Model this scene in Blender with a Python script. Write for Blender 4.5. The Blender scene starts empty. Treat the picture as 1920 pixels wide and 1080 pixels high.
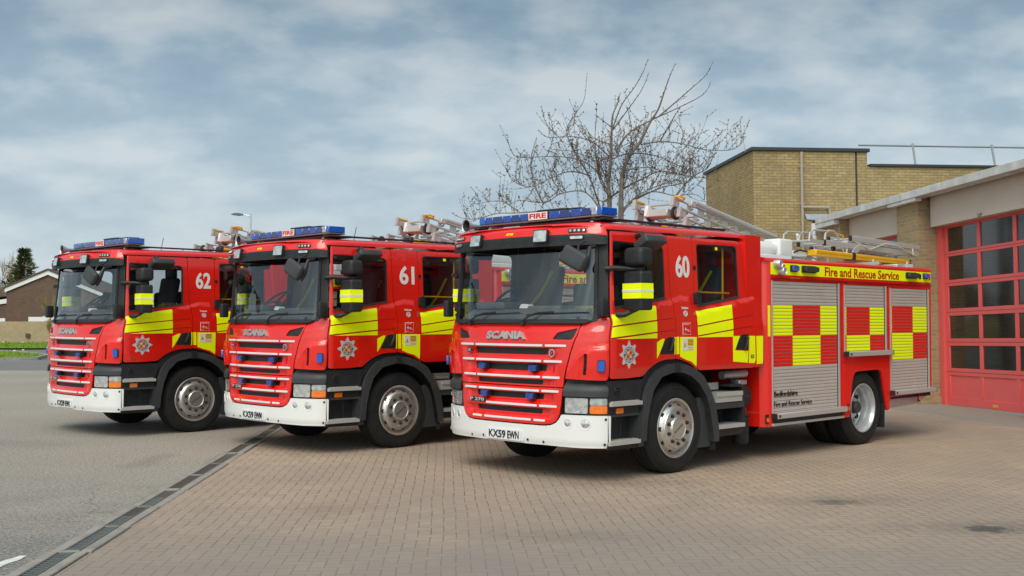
import bpy, bmesh, math, random
from mathutils import Vector, Matrix
from mathutils.geometry import tessellate_polygon
R = math.radians
random.seed(7)
sc = bpy.context.scene

# ------------------------------------------------------------ camera, sky, sun, exposure
CAM_H, PITCH, FPX = 1.671, 0.02874, 2075.8
cd = bpy.data.cameras.new("camera")
cd.sensor_width = 36.0
cd.lens = FPX / 1920 * 36.0
cd.clip_end = 3000
cam = bpy.data.objects.new("camera", cd)
cam.location = (0, 0, CAM_H)
cam.rotation_euler = (math.pi / 2 + PITCH, 0, 0)
sc.collection.objects.link(cam)
sc.camera = cam
sc.view_settings.view_transform = 'Standard'
sc.view_settings.look = 'None'
sc.view_settings.exposure = 0.35
sc.view_settings.gamma = 1.0

SUN_EL, SUN_AZ = 48, 199          # azimuth clockwise from +Y
w = bpy.data.worlds.new("World")
sc.world = w
w.use_nodes = True
nt = w.node_tree
nt.nodes.clear()
def N(t, nt_=None, **kw):
    n = (nt_ or nt).nodes.new(t)
    for k, v in kw.items():
        setattr(n, k, v)
    return n
wout = N('ShaderNodeOutputWorld'); bg = N('ShaderNodeBackground')
sky = N('ShaderNodeTexSky'); sky.sky_type = 'NISHITA'; sky.sun_disc = False
sky.sun_elevation = R(SUN_EL); sky.sun_rotation = R(SUN_AZ); sky.air_density = 1.2; sky.dust_density = 2.0
tc = N('ShaderNodeTexCoord'); sep = N('ShaderNodeSeparateXYZ')
nt.links.new(tc.outputs['Generated'], sep.inputs[0])
def M_(op, a, b=None, c=None, nt_=None, clamp=False):
    t = nt_ or nt
    n = t.nodes.new('ShaderNodeMath'); n.operation = op; n.use_clamp = clamp
    for i, v in enumerate((a, b, c)):
        if v is None: continue
        if isinstance(v, (int, float)): n.inputs[i].default_value = v
        else: t.links.new(v, n.inputs[i])
    return n.outputs[0]
zc = M_('MAXIMUM', sep.outputs[2], 0.0)
den = M_('ADD', zc, 0.36)
cx_ = M_('DIVIDE', sep.outputs[0], den); cy_ = M_('DIVIDE', sep.outputs[1], den)
comb = N('ShaderNodeCombineXYZ')
nt.links.new(cx_, comb.inputs[0]); nt.links.new(cy_, comb.inputs[1])
mp = N('ShaderNodeMapping'); mp.inputs['Scale'].default_value = (2.3, 2.6, 1); mp.inputs['Location'].default_value = (3.3, 7.4, 0)
mp.inputs['Rotation'].default_value = (0, 0, R(-8))
nt.links.new(comb.outputs[0], mp.inputs[0])
n1 = N('ShaderNodeTexNoise'); n1.inputs['Scale'].default_value = 0.9; n1.inputs['Detail'].default_value = 6; n1.inputs['Roughness'].default_value = 0.48; n1.inputs['Distortion'].default_value = 0.12
n2 = N('ShaderNodeTexNoise'); n2.inputs['Scale'].default_value = 3.1; n2.inputs['Detail'].default_value = 7; n2.inputs['Roughness'].default_value = 0.5
nt.links.new(mp.outputs[0], n1.inputs[0]); nt.links.new(mp.outputs[0], n2.inputs[0])
mixn = M_('ADD', M_('MULTIPLY', n1.outputs[0], 0.62), M_('MULTIPLY', n2.outputs[0], 0.38))
def ramp(t, src, stops, interp='LINEAR'):
    r = t.nodes.new('ShaderNodeValToRGB'); r.color_ramp.interpolation = interp
    el = r.color_ramp.elements
    while len(el) > 1: el.remove(el[-1])
    for i, (p, c) in enumerate(stops):
        e = el[0] if i == 0 else el.new(p)
        e.position = p; e.color = (*c, 1) if len(c) == 3 else c
    t.links.new(src, r.inputs[0])
    return r.outputs[0]
cl = ramp(nt, mixn, [(0.39, (1.75, 2.75, 3.7)), (0.465, (2.35, 3.35, 4.2)), (0.515, (3.3, 4.15, 4.8)), (0.60, (4.7, 5.2, 5.55))])
hz = ramp(nt, sep.outputs[2], [(0.0, (1, 1, 1)), (0.04, (.85, .85, .85)), (0.13, (.45, .45, .45)), (0.26, (0, 0, 0))])
m1 = N('ShaderNodeMixRGB'); m1.inputs[2].default_value = (5.1, 5.85, 6.2, 1)
hzm = M_('MULTIPLY', hz, 0.80)
nt.links.new(hzm, m1.inputs[0]); nt.links.new(cl, m1.inputs[1])
m2 = N('ShaderNodeMixRGB'); m2.inputs[0].default_value = 0.93
nt.links.new(sky.outputs[0], m2.inputs[1]); nt.links.new(m1.outputs[0], m2.inputs[2])
# the overcast is brighter round the veiled sun, high behind the viewer
sdir = (math.sin(R(SUN_AZ)) * math.cos(R(SUN_EL)), math.cos(R(SUN_AZ)) * math.cos(R(SUN_EL)), math.sin(R(SUN_EL)))
dp = N('ShaderNodeVectorMath', operation='DOT_PRODUCT'); dp.inputs[1].default_value = sdir; nt.links.new(tc.outputs['Generated'], dp.inputs[0])
gl_ = N('ShaderNodeMapRange', interpolation_type='SMOOTHSTEP'); gl_.inputs[1].default_value = .30; gl_.inputs[2].default_value = 1.0; gl_.inputs[3].default_value = 1.0; gl_.inputs[4].default_value = 3.3
nt.links.new(dp.outputs['Value'], gl_.inputs[0])
gx = M_('SUBTRACT', gl_.outputs[0], 1.0); gc = N('ShaderNodeCombineXYZ')
for i_, k_ in enumerate((1.12, 1.0, .82)): nt.links.new(M_('ADD', M_('MULTIPLY', gx, k_), 1.0), gc.inputs[i_])
up_ = N('ShaderNodeMapRange', interpolation_type='SMOOTHSTEP'); up_.inputs[1].default_value = .16; up_.inputs[2].default_value = .34; up_.inputs[3].default_value = 1.0; up_.inputs[4].default_value = .76
nt.links.new(sep.outputs[2], up_.inputs[0])
gv = N('ShaderNodeVectorMath', operation='SCALE'); nt.links.new(gc.outputs[0], gv.inputs[0]); nt.links.new(up_.outputs[0], gv.inputs['Scale'])
gm = N('ShaderNodeVectorMath', operation='MULTIPLY'); nt.links.new(m2.outputs[0], gm.inputs[0]); nt.links.new(gv.outputs[0], gm.inputs[1])
nt.links.new(gm.outputs[0], bg.inputs[0]); bg.inputs[1].default_value = 0.1
nt.links.new(bg.outputs[0], wout.inputs[0])

sd = bpy.data.lights.new("sun", 'SUN'); sd.energy = 1.75; sd.angle = R(38); sd.color = (1, 0.91, 0.78)
so = bpy.data.objects.new("sun", sd)
dv = Vector((math.sin(R(SUN_AZ)) * math.cos(R(SUN_EL)), math.cos(R(SUN_AZ)) * math.cos(R(SUN_EL)), math.sin(R(SUN_EL))))
so.rotation_euler = (-dv).to_track_quat('-Z', 'Y').to_euler()
so.location = (0, 0, 30)
sc.collection.objects.link(so)

# ------------------------------------------------------------ materials
MATS = {}
def mat(name, base=(.5, .5, .5), rough=.5, metal=0, coat=0, coatr=.05, noise=None, bump=None, spec=.5, alpha=1.0):
    """noise=(scale, amount, tint) : colour variation in object space; bump=(scale, strength)"""
    if name in MATS: return MATS[name]
    m = bpy.data.materials.new(name); m.use_nodes = True
    t = m.node_tree; b = t.nodes['Principled BSDF']
    b.inputs['Base Color'].default_value = (*base, 1); b.inputs['Roughness'].default_value = rough
    b.inputs['Metallic'].default_value = metal; b.inputs['Coat Weight'].default_value = coat
    b.inputs['Coat Roughness'].default_value = coatr; b.inputs['Specular IOR Level'].default_value = spec
    co = None
    if noise or bump:
        co = t.nodes.new('ShaderNodeTexCoord').outputs['Object']
    if noise:
        sc_, am = noise[0], noise[1]
        n = t.nodes.new('ShaderNodeTexNoise'); n.inputs['Scale'].default_value = sc_; n.inputs['Detail'].default_value = 6; n.inputs['Roughness'].default_value = .62
        t.links.new(co, n.inputs[0])
        mx = t.nodes.new('ShaderNodeMixRGB')
        t2 = noise[2] if len(noise) > 2 else tuple(c * .55 for c in base)
        mx.inputs[1].default_value = (*base, 1); mx.inputs[2].default_value = (*t2, 1)
        f = ramp(t, n.outputs[0], [(.38, (0, 0, 0)), (.68, (1, 1, 1))])
        t.links.new(M_('MULTIPLY', f, am, nt_=t), mx.inputs[0])
        t.links.new(mx.outputs[0], b.inputs['Base Color'])
        t.links.new(M_('ADD', M_('MULTIPLY', n.outputs[0], .18, nt_=t), rough - .09, nt_=t, clamp=True), b.inputs['Roughness'])
    if bump:
        n = t.nodes.new('ShaderNodeTexNoise'); n.inputs['Scale'].default_value = bump[0]; n.inputs['Detail'].default_value = 4
        t.links.new(co, n.inputs[0])
        bp = t.nodes.new('ShaderNodeBump'); bp.inputs['Strength'].default_value = bump[1]; bp.inputs['Distance'].default_value = .01
        t.links.new(n.outputs[0], bp.inputs['Height']); t.links.new(bp.outputs[0], b.inputs['Normal'])
    MATS[name] = m
    return m
def glassmat(name, tint, refl_min, refl_k, rough=.02, reflcol=(1, 1, 1)):
    m = bpy.data.materials.new(name); m.use_nodes = True; t = m.node_tree; t.nodes.clear()
    o = t.nodes.new('ShaderNodeOutputMaterial'); tr = t.nodes.new('ShaderNodeBsdfTransparent'); gl = t.nodes.new('ShaderNodeBsdfGlossy')
    tr.inputs[0].default_value = (*tint, 1); gl.inputs['Roughness'].default_value = rough; gl.inputs[0].default_value = (*reflcol, 1)
    lw = t.nodes.new('ShaderNodeLayerWeight'); lw.inputs[0].default_value = .5
    fres = M_('ADD', M_('MULTIPLY', M_('POWER', lw.outputs['Facing'], 5.0, nt_=t), .95, nt_=t), .045, nt_=t)
    mx = t.nodes.new('ShaderNodeMixShader')
    t.links.new(M_('ADD', M_('MULTIPLY', fres, refl_k, nt_=t), refl_min, nt_=t, clamp=True), mx.inputs[0])
    t.links.new(tr.outputs[0], mx.inputs[1]); t.links.new(gl.outputs[0], mx.inputs[2]); t.links.new(mx.outputs[0], o.inputs[0])
    MATS[name] = m
    return m
RED = mat('red_paint', (.72, .012, .005), .26, spec=.4, coat=.8, coatr=.03, noise=(1.6, .22, (.52, .012, .008)))
REDD = mat('red_paint_dark', (.30, .006, .004), .4)
YEL = mat('yellow_reflective', (.88, .98, .0), .5, spec=.25, noise=(2.2, .22, (.76, .88, .0)))
REDR = mat('red_reflective', (.72, .012, .006), .42, spec=.3)
WHT = mat('white_paint', (.72, .722, .712), .34, coat=.25, noise=(1.2, .14, (.62, .61, .58)))
WSTRIP = mat('white_strip', (.66, .67, .68), .4)
BLK = mat('black_plastic', (.014, .015, .017), .50, spec=.4, noise=(9, .5, (.032, .034, .036)))
BLK2 = mat('dark_recess', (.010, .010, .011), .7)
DGR = mat('grey_plastic', (.034, .037, .040), .52, spec=.4, noise=(6, .5, (.056, .058, .060)))
RUB = mat('rubber', (.010, .010, .010), .72, spec=.35, noise=(7, .7, (.024, .022, .02)), bump=(60, .15))
ALU = mat('aluminium', (.47, .46, .44), .40, metal=.25, noise=(8, .35, (.42, .41, .39)))
ALUS = mat('shutter_aluminium', (.62, .58, .54), .42, metal=.35, noise=(5, .3, (.46, .43, .40)))
CHR = mat('bright_metal', (.66, .64, .61), .30, metal=.8, noise=(14, .4, (.42, .38, .33)))
STEEL = mat('galvanised_steel', (.55, .57, .58), .38, metal=.6, noise=(12, .4, (.35, .36, .37)))
RIMG = mat('silver_wheel_paint', (.50, .53, .55), .32, metal=.5, noise=(9, .35, (.28, .28, .27)))
BLUL = mat('blue_lens', (.006, .035, .22), .12, coat=1, noise=(40, .8, (.01, .09, .48)))
BLUB = mat('blue_lens_bright', (.008, .075, .42), .12, coat=1, noise=(50, .6, (.01, .13, .62)))
BLUD = mat('blue_lens_dark', (.012, .022, .12), .14, coat=1, noise=(60, .7, (.01, .05, .3)))
CLR = mat('clear_lens', (.72, .74, .74), .12, metal=.55, coat=1, noise=(16, .8, (.25, .26, .27)))
AMB = mat('amber_lens', (.85, .20, .01), .18, coat=1, noise=(40, .5, (.5, .06, .01)))
REDL = mat('red_lens', (.6, .01, .01), .2, coat=1)
YPL = mat('yellow_plastic', (.74, .40, .01), .4, noise=(8, .4, (.55, .27, .01)))
SIGNR = mat('sign_red', (.52, .006, .006), .5)
BLKINK = mat('black_ink', (.012, .012, .012), .5)
SILV = mat('silver_print', (.62, .64, .66), .35, metal=.3)
PLATE = mat('white_plate', (.70, .72, .74), .35)
GOLD = mat('gold_print', (.72, .42, .02), .45)
INT = mat('cab_interior', (.055, .058, .062), .75)
BELTM = mat('belt_yellow', (.34, .38, .02), .7)
SEATM = mat('seat_fabric', (.03, .033, .042), .9)
DASH = mat('dashboard', (.060, .066, .070), .6)
WSG = glassmat('windscreen_glass', (.93, .95, .95), .07, 1.0, .03, (.85, .90, .92))
DWG = glassmat('door_glass', (.74, .77, .77), .02, 1.0)
STG = glassmat('station_glass', (.38, .41, .41), .06, .9, .07)

# ------------------------------------------------------------ mesh helpers
def link(o, parent=None):
    sc.collection.objects.link(o)
    if parent is not None: o.parent = parent
    return o
def tag(o, label=None, cat=None, group=None, kind=None):
    if label: o['label'] = label
    if cat: o['category'] = cat
    if group: o['group'] = group
    if kind: o['kind'] = kind
    return o
def empty(name, loc=(0, 0, 0), rz=0):
    o = bpy.data.objects.new(name, None); o.location = loc; o.rotation_euler = (0, 0, rz); o.empty_display_size = .3
    return link(o)
def copy_tree(o, parent=None):
    c = o.copy(); sc.collection.objects.link(c)
    if parent is not None:
        c.parent = parent; c.matrix_parent_inverse = o.matrix_parent_inverse.copy()
    for ch in list(o.children): copy_tree(ch, c)
    return c
class MB:
    def __init__(s, xf=None):
        s.v = []; s.f = []; s.m = []; s.mats = []; s.xf = xf; s.weld = False
    def mi(s, m):
        if m not in s.mats: s.mats.append(m)
        return s.mats.index(m)
    def add(s, vs, fs, m):
        b = len(s.v); k = s.mi(m)
        s.v += [tuple(p) for p in vs]
        for f in fs: s.f.append(tuple(b + i for i in f)); s.m.append(k)
    def box(s, c, d, m, rot=None, ch=0.0):
        """centre, size; ch = chamfer"""
        x, y, z = (k / 2 for k in d); c = Vector(c)
        if ch >= .018: return s.rbox(c, (x, y, z), min(ch, x * .95, y * .95, z * .95), m, rot)
        if ch <= 0:
            vs = [Vector((a * x, b * y, e * z)) for a in (-1, 1) for b in (-1, 1) for e in (-1, 1)]
            fs = [(0, 1, 3, 2), (4, 6, 7, 5), (0, 4, 5, 1), (2, 3, 7, 6), (0, 2, 6, 4), (1, 5, 7, 3)]
        else:
            ch = min(ch, x * .9, y * .9, z * .9)
            vs = []; idx = {}
            for a in (-1, 1):
                for b in (-1, 1):
                    for e in (-1, 1):
                        for ax in range(3):
                            p = [a * (x - ch), b * (y - ch), e * (z - ch)]
                            p[ax] = (a, b, e)[ax] * (x, y, z)[ax]
                            idx[(a, b, e, ax)] = len(vs); vs.append(Vector(p))
            fs = []
            for ax in range(3):
                o1, o2 = [k for k in range(3) if k != ax]
                for sg in (-1, 1):
                    q = []
                    for i, j in ((-1, -1), (1, -1), (1, 1), (-1, 1)):
                        t = [0, 0, 0]; t[ax] = sg; t[o1] = i; t[o2] = j
                        q.append(idx[(*t, ax)])
                    flip = (sg < 0) ^ (ax == 1)
                    fs.append(tuple(reversed(q)) if flip else tuple(q))
                # edges along ax
                for i in (-1, 1):
                    for j in (-1, 1):
                        q = []
                        for sg, axx in ((-1, o1), (1, o1), (1, o2), (-1, o2)):
                            t = [0, 0, 0]; t[ax] = sg; t[o1] = i; t[o2] = j
                            q.append(idx[(*t, axx)])
                        fs.append(tuple(q))
            for a in (-1, 1):
                for b in (-1, 1):
                    for e in (-1, 1): fs.append(tuple(idx[(a, b, e, k)] for k in range(3)))
            # orient faces outward
            ff = []
            for f in fs:
                n = (vs[f[1]] - vs[f[0]]).cross(vs[f[2]] - vs[f[1]]); cc = sum((vs[i] for i in f), Vector()) / len(f)
                ff.append(f if n.dot(cc) > 0 else tuple(reversed(f)))
            fs = ff
        if rot is not None:
            Mx = rot if isinstance(rot, Matrix) else Matrix.Rotation(rot, 3, 'Z')
            vs = [Mx @ p for p in vs]
        s.add([c + p for p in vs], fs, m)
        return s
    def rbox(s, c, h, r, m, rot=None):
        def ticks(k): return [-h[k], -h[k] + r * .22, -h[k] + r * .6, -h[k] + r, h[k] - r, h[k] - r * .6, h[k] - r * .22, h[k]]
        Mx = rot if isinstance(rot, Matrix) else (Matrix.Rotation(rot, 3, 'Z') if rot is not None else Matrix.Identity(3)); T = [ticks(k) for k in range(3)]
        for ax in range(3):
            o1, o2 = (ax + 1) % 3, (ax + 2) % 3
            for sg in (-1, 1):
                vs = []; fs = []
                for a in T[o1]:
                    for b in T[o2]:
                        p = [0, 0, 0]; p[ax] = sg * h[ax]; p[o1] = a; p[o2] = b
                        q = Vector([max(-(h[k] - r), min(h[k] - r, p[k])) for k in range(3)]); e = Vector(p) - q
                        vs.append(c + Mx @ (q + (e.normalized() * r if e.length > 1e-9 else e)))
                for i in range(7):
                    for j in range(7):
                        f = (i * 8 + j, (i + 1) * 8 + j, (i + 1) * 8 + j + 1, i * 8 + j + 1); fs.append(f if sg > 0 else f[::-1])
                s.add(vs, fs, m)
        s.weld = True
        return s
    def tube(s, pts, r, m, seg=8, cap=True):
        pts = [Vector(p) for p in pts]; n = len(pts); rs = r if isinstance(r, (list, tuple)) else [r] * n
        vs = []; prev = None
        for i, p in enumerate(pts):
            t = (pts[min(i + 1, n - 1)] - pts[max(i - 1, 0)]).normalized()
            a = prev if prev is not None else (Vector((0, 0, 1)) if abs(t.z) < .9 else Vector((1, 0, 0)))
            a = (a - t * a.dot(t)).normalized(); b = t.cross(a); prev = a
            for k in range(seg):
                an = 2 * math.pi * k / seg
                vs.append(p + (a * math.cos(an) + b * math.sin(an)) * rs[i])
        fs = []
        for i in range(n - 1):
            for k in range(seg):
                k2 = (k + 1) % seg
                fs.append((i * seg + k, i * seg + k2, (i + 1) * seg + k2, (i + 1) * seg + k))
        if cap: fs += [tuple(reversed(range(seg))), tuple(range((n - 1) * seg, n * seg))]
        s.add(vs, fs, m)
        return s
    def lathe(s, prof, o, ax, m, seg=32, up=None):
        """prof [(r, h)] about axis ax through o"""
        o = Vector(o); ax = Vector(ax).normalized()
        a = Vector((0, 0, 1)) if abs(ax.z) < .9 else Vector((1, 0, 0))
        a = (a - ax * a.dot(ax)).normalized(); b = ax.cross(a); vs = []
        for r, h in prof:
            for k in range(seg):
                an = 2 * math.pi * k / seg
                vs.append(o + ax * h + (a * math.cos(an) + b * math.sin(an)) * max(r, 1e-4))
        fs = []
        for i in range(len(prof) - 1):
            for k in range(seg):
                k2 = (k + 1) % seg
                fs.append((i * seg + k, i * seg + k2, (i + 1) * seg + k2, (i + 1) * seg + k))
        s.add(vs, fs, m)
        return s
    def prism(s, poly, M, d0, d1, m):
        """2-D polygon extruded between depths; M(a,b,d)->point"""
        n = len(poly); vs = [M(a, b, d1) for a, b in poly] + [M(a, b, d0) for a, b in poly]
        tri = tessellate_polygon([[Vector((a, b, 0)) for a, b in poly]])
        fs = [tuple(t) for t in tri] + [tuple(n + i for i in reversed(t)) for t in tri]
        fs += [(i, n + i, n + (i + 1) % n, (i + 1) % n) for i in range(n)]
        s.add(vs, fs, m)
        return s
    def build(s, name, parent=None, sharp=38, fix=True):
        me = bpy.data.meshes.new(name)
        vs = [s.xf @ Vector(p) for p in s.v] if s.xf is not None else s.v
        me.from_pydata(vs, [], s.f)
        for m in s.mats: me.materials.append(m)
        me.polygons.foreach_set('material_index', s.m)
        if fix:
            bm = bmesh.new(); bm.from_mesh(me)
            if s.weld: bmesh.ops.remove_doubles(bm, verts=bm.verts[:], dist=2e-5)
            bmesh.ops.recalc_face_normals(bm, faces=bm.faces[:]); bm.to_mesh(me); bm.free()
        me.polygons.foreach_set('use_smooth', [True] * len(me.polygons))
        me.set_sharp_from_angle(angle=R(sharp))
        cube_uv(me)
        return link(bpy.data.objects.new(name, me), parent)
def cube_uv(me):
    uv = me.uv_layers.new(name='uv')
    co = [v.co for v in me.vertices]
    for p in me.polygons:
        n = p.normal; ax = max(range(3), key=lambda i: abs(n[i]))
        for li in p.loop_indices:
            c = co[me.loops[li].vertex_index]
            uv.data[li].uv = (c.y, c.z) if ax == 0 else ((c.x, c.z) if ax == 1 else (c.x, c.y))
def rpoly(pts, r=.03, seg=4):
    out = []; n = len(pts)
    for i in range(n):
        p = Vector(pts[i][:2]); rr = pts[i][2] if len(pts[i]) > 2 else r
        a = Vector(pts[i - 1][:2]) - p; b = Vector(pts[(i + 1) % n][:2]) - p
        k = min(rr, a.length * .45, b.length * .45)
        if k < 1e-4: out.append((p.x, p.y)); continue
        A = p + a.normalized() * k; B = p + b.normalized() * k
        for j in range(seg + 1):
            t = j / seg; q = A * (1 - t) ** 2 + p * 2 * t * (1 - t) + B * t * t
            out.append((q.x, q.y))
    return out
def inset(pts, d):
    xs = [p[0] for p in pts]; ys = [p[1] for p in pts]
    cx, cy = (min(xs) + max(xs)) / 2, (min(ys) + max(ys)) / 2; kx = 1 - 2 * d / (max(xs) - min(xs)); ky = 1 - 2 * d / (max(ys) - min(ys))
    return [(cx + (p[0] - cx) * kx, cy + (p[1] - cy) * ky) for p in pts]
def rect(a0, a1, b0, b1): return [(a0, b0), (a1, b0), (a1, b1), (a0, b1)]
def mir(pts): return [(-a, b) for a, b in reversed(pts)]
def interp(x, pts):
    if x <= pts[0][0]: return pts[0][1]
    for (a, b), (c, d) in zip(pts, pts[1:]):
        if x <= c: return b + (d - b) * (x - a) / (c - a)
    return pts[-1][1]
def sstep(a, b, x):
    t = min(1, max(0, (x - a) / (b - a))); return t * t * (3 - 2 * t)
def panel(name, outline, M, m, parent, t=.02, off=0.0, holes=(), du=None, dz=None, back=None, rim=None):
    """A shaped sheet of real thickness laid on the surface M(u, z, off)."""
    bm = bmesh.new(); eds = []
    for loop in [outline] + list(holes):
        vs = [bm.verts.new((a, b, 0)) for a, b in loop]
        for i in range(len(vs)): eds.append(bm.edges.new((vs[i], vs[(i + 1) % len(vs)])))
    bmesh.ops.triangle_fill(bm, use_beauty=True, edges=eds)
    us = [p[0] for p in outline]; zs = [p[1] for p in outline]
    for st, lo, hi, no, ax in ((du, min(us), max(us), (1, 0, 0), 0), (dz, min(zs), max(zs), (0, 1, 0), 1)):
        if not st: continue
        k = math.floor(lo / st) + 1
        while k * st < hi:
            co = [0, 0, 0]; co[ax] = k * st
            if True:
                bmesh.ops.bisect_plane(bm, geom=bm.verts[:] + bm.edges[:] + bm.faces[:], plane_co=co, plane_no=no, dist=1e-5)
            k += 1
    bm.verts.ensure_lookup_table(); bm.verts.index_update()
    P = [(v.co.x, v.co.y) for v in bm.verts]; n = len(P)
    F = []
    for f in bm.faces:
        idx = [v.index for v in f.verts]
        F.append(idx if f.normal.z > 0 else idx[::-1])
    B = [[v.index for v in e.verts] for e in bm.edges if len(e.link_faces) == 1]
    bd = {}
    for e in bm.edges:
        if len(e.link_faces) == 1: bd[tuple(sorted(v.index for v in e.verts))] = 1
    bm.free()
    e = 2e-3; NM = []
    for a, b in P:
        du_ = M(a + e, b, 0) - M(a - e, b, 0); dz_ = M(a, b + e, 0) - M(a, b - e, 0)
        NM.append(du_.cross(dz_).normalized())
    top = [M(a, b, off) for a, b in P]; bot = [M(a, b, off - t) for a, b in P]
    if t == 0:
        me = bpy.data.meshes.new(name); me.from_pydata(top, [], F); me.materials.append(m)
        me.polygons.foreach_set('use_smooth', [True] * len(F)); me.normals_split_custom_set([NM[l.vertex_index] for l in me.loops])
        return link(bpy.data.objects.new(name, me), parent)
    faces = list(F) + [[n + i for i in f[::-1]] for f in F]; mi = [0] * len(F) + [1] * len(F)
    nf = len(F)
    for f in F:
        for i in range(len(f)):
            a, b = f[i], f[(i + 1) % len(f)]
            if tuple(sorted((a, b))) in bd: faces.append([b, a, n + a, n + b]); mi.append(2)
    me = bpy.data.meshes.new(name); me.from_pydata(top + bot, [], faces)
    for q in (m, back or m, rim or m): me.materials.append(q)
    me.polygons.foreach_set('material_index', mi)
    me.polygons.foreach_set('use_smooth', [True] * len(faces))
    ln = []
    for p in me.polygons:
        if p.index < nf: ln += [NM[me.loops[l].vertex_index] for l in p.loop_indices]
        elif p.index < 2 * nf: ln += [-NM[me.loops[l].vertex_index - n] for l in p.loop_indices]
        else: ln += [p.normal.copy()] * len(p.loop_indices)
    me.normals_split_custom_set(ln)
    return link(bpy.data.objects.new(name, me), parent)
def text_mesh(s, M, box, m, name, parent, depth=.002, bold=0.0, italic=0.0, res=3, keep=False):
    """lettering fitted into box (u0,u1,z0,z1) on the surface M"""
    cu = bpy.data.curves.new('lettering', 'FONT'); cu.body = s; cu.resolution_u = res; cu.offset = bold; cu.shear = italic
    ob = bpy.data.objects.new('lettering', cu); sc.collection.objects.link(ob)
    dg = bpy.context.evaluated_depsgraph_get(); dg.update()
    me0 = bpy.data.meshes.new_from_object(ob.evaluated_get(dg))
    vs = [v.co.copy() for v in me0.vertices]; fs = [tuple(p.vertices) for p in me0.polygons]
    bpy.data.objects.remove(ob); bpy.data.curves.remove(cu); bpy.data.meshes.remove(me0)
    x0, x1 = min(v.x for v in vs), max(v.x for v in vs); y0, y1 = min(v.y for v in vs), max(v.y for v in vs)
    u0, u1, z0, z1 = box; n = len(vs)
    uv = [(u0 + (v.x - x0) / (x1 - x0) * (u1 - u0), z0 + (v.y - y0) / (y1 - y0) * (z1 - z0)) for v in vs]
    cnt = {}
    for f in fs:
        for i in range(len(f)):
            k = tuple(sorted((f[i], f[(i + 1) % len(f)]))); cnt[k] = cnt.get(k, 0) + 1
    mb = MB(); V = [M(a, b, depth) for a, b in uv] + [M(a, b, -.002) for a, b in uv]
    F = list(fs) + [tuple(n + i for i in reversed(f)) for f in fs]
    for f in fs:
        for i in range(len(f)):
            a, b = f[i], f[(i + 1) % len(f)]
            if cnt[tuple(sorted((a, b)))] == 1: F.append((a, b, n + b, n + a))
    mb.add(V, F, m)
    if keep: return mb
    return mb.build(name, parent)
SGAP = mat('shutter_gap_shade', (.09, .085, .08), .7)  # shade in the grooves between slats, put into the colour
# ------------------------------------------------------------ the cab surface
XC = .36
def _tab(W=1.24, D=.4, n=2.8):
    ph = [math.pi / 2 * i / 2000 for i in range(2001)]; pts = [(XC - D * math.cos(a) ** (2 / n), W * math.sin(a) ** (2 / n)) for a in ph]
    s = [0]
    for (a, b), (c, d) in zip(pts, pts[1:]): s.append(s[-1] + math.hypot(c - a, d - b))
    return ph, s
PH, SS = _tab(); U1 = SS[-1]; UX = U1 - XC
XF = [(.3, -.05), (.75, -.05), (1.45, -.03), (1.55, -.01), (1.62, .04), (2.45, .16), (2.6, .20)]
NZ = [(1.5, 2.35), (1.65, 2.2), (2.6, 2.2)]
WZ = [(0, 1.20), (.9, 1.212), (1.1, 1.218), (1.6, 1.222), (1.75, 1.212), (2.45, 1.178), (2.56, 1.170), (2.62, 1.150)]
BELT = [(.2, 1.70), (1.14, 1.855), (1.29, 1.89), (1.45, 1.935), (1.62, 1.91), (1.70, 1.76), (2.7, 1.925), (2.9, 1.96)]
_U = [0, .05, .1, .2, .3, .4, .5, .6, .7, .8, .9, 1.0, 1.1, 1.2, 1.3, U1]
_LO = [0, .0235, .0532, .1197, .194, .274, .358, .450, .550, .658, .775, .893, 1.02, 1.178, 1.371, math.pi / 2]
_UP = [0, .0165, .0372, .0925, .158, .231, .312, .400, .497, .603, .721, .852, 1.005, 1.183, 1.385, math.pi / 2]
_PL = list(zip(_U, _LO)); _PU = list(zip(_U, _UP))
def phi_of(u, z):
    t = sstep(1.5, 1.65, z)
    return (interp(u, _PL) * (1 - t) if t < 1 else 0) + (interp(u, _PU) * t if t > 0 else 0)
def surf(u, z, xf=XF, wz=WZ, nz=NZ, relief=None, bulge=True):
    s = 1 if u >= 0 else -1; a = abs(u); W = interp(z, wz); D = XC - interp(z, xf); n = interp(z, nz)
    if bulge:
        x = a - UX; W += .020 * (1 - sstep(-.045, .012, z - interp(x, BELT))) * sstep(-.05, .2, x)
        W -= .012 * sstep(1.20, 1.06, z) if z < 1.2 else 0
    if a < U1:
        ph = phi_of(a, z); y = W * math.sin(ph) ** (2 / n); x = XC - D * math.cos(ph) ** (2 / n)
    else:
        y = W; x = XC + a - U1
    return x, -s * y, z
def SM(relief=None, **kw):
    e = 2e-3
    def M(u, z, off=0.0):
        p = Vector(surf(u, z, **kw))
        d = off + (relief(u, z) if relief else 0)
        if d:
            n = (Vector(surf(u + e, z, **kw)) - Vector(surf(u - e, z, **kw))).cross(Vector(surf(u, z + e, **kw)) - Vector(surf(u, z - e, **kw)))
            p = p + n.normalized() * d
        return p
    return M
SURF = SM()
def side(sg):
    """near side sg=1: (x, z, off); far side mirrored"""
    if sg > 0: return lambda x, z, off=0.0: SURF(x + UX, z, off)
    return lambda x, z, off=0.0: SURF(-(x + UX), z, off)
def sx(pts, sg=1):
    """(x,z) outline -> (u,z) outline on the near or far side"""
    return [(p[0] + UX, *p[1:]) for p in pts] if sg > 0 else [(-(p[0] + UX), *p[1:]) for p in reversed(pts)]
def flat(y, sg=1):
    return (lambda x, z, off=0.0: Vector((x, -y - off, z))) if sg > 0 else (lambda x, z, off=0.0: Vector((-x, y + off, z)))
STR_Z = [1.403, 1.238, 1.071, .928, .772, .620]
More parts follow.
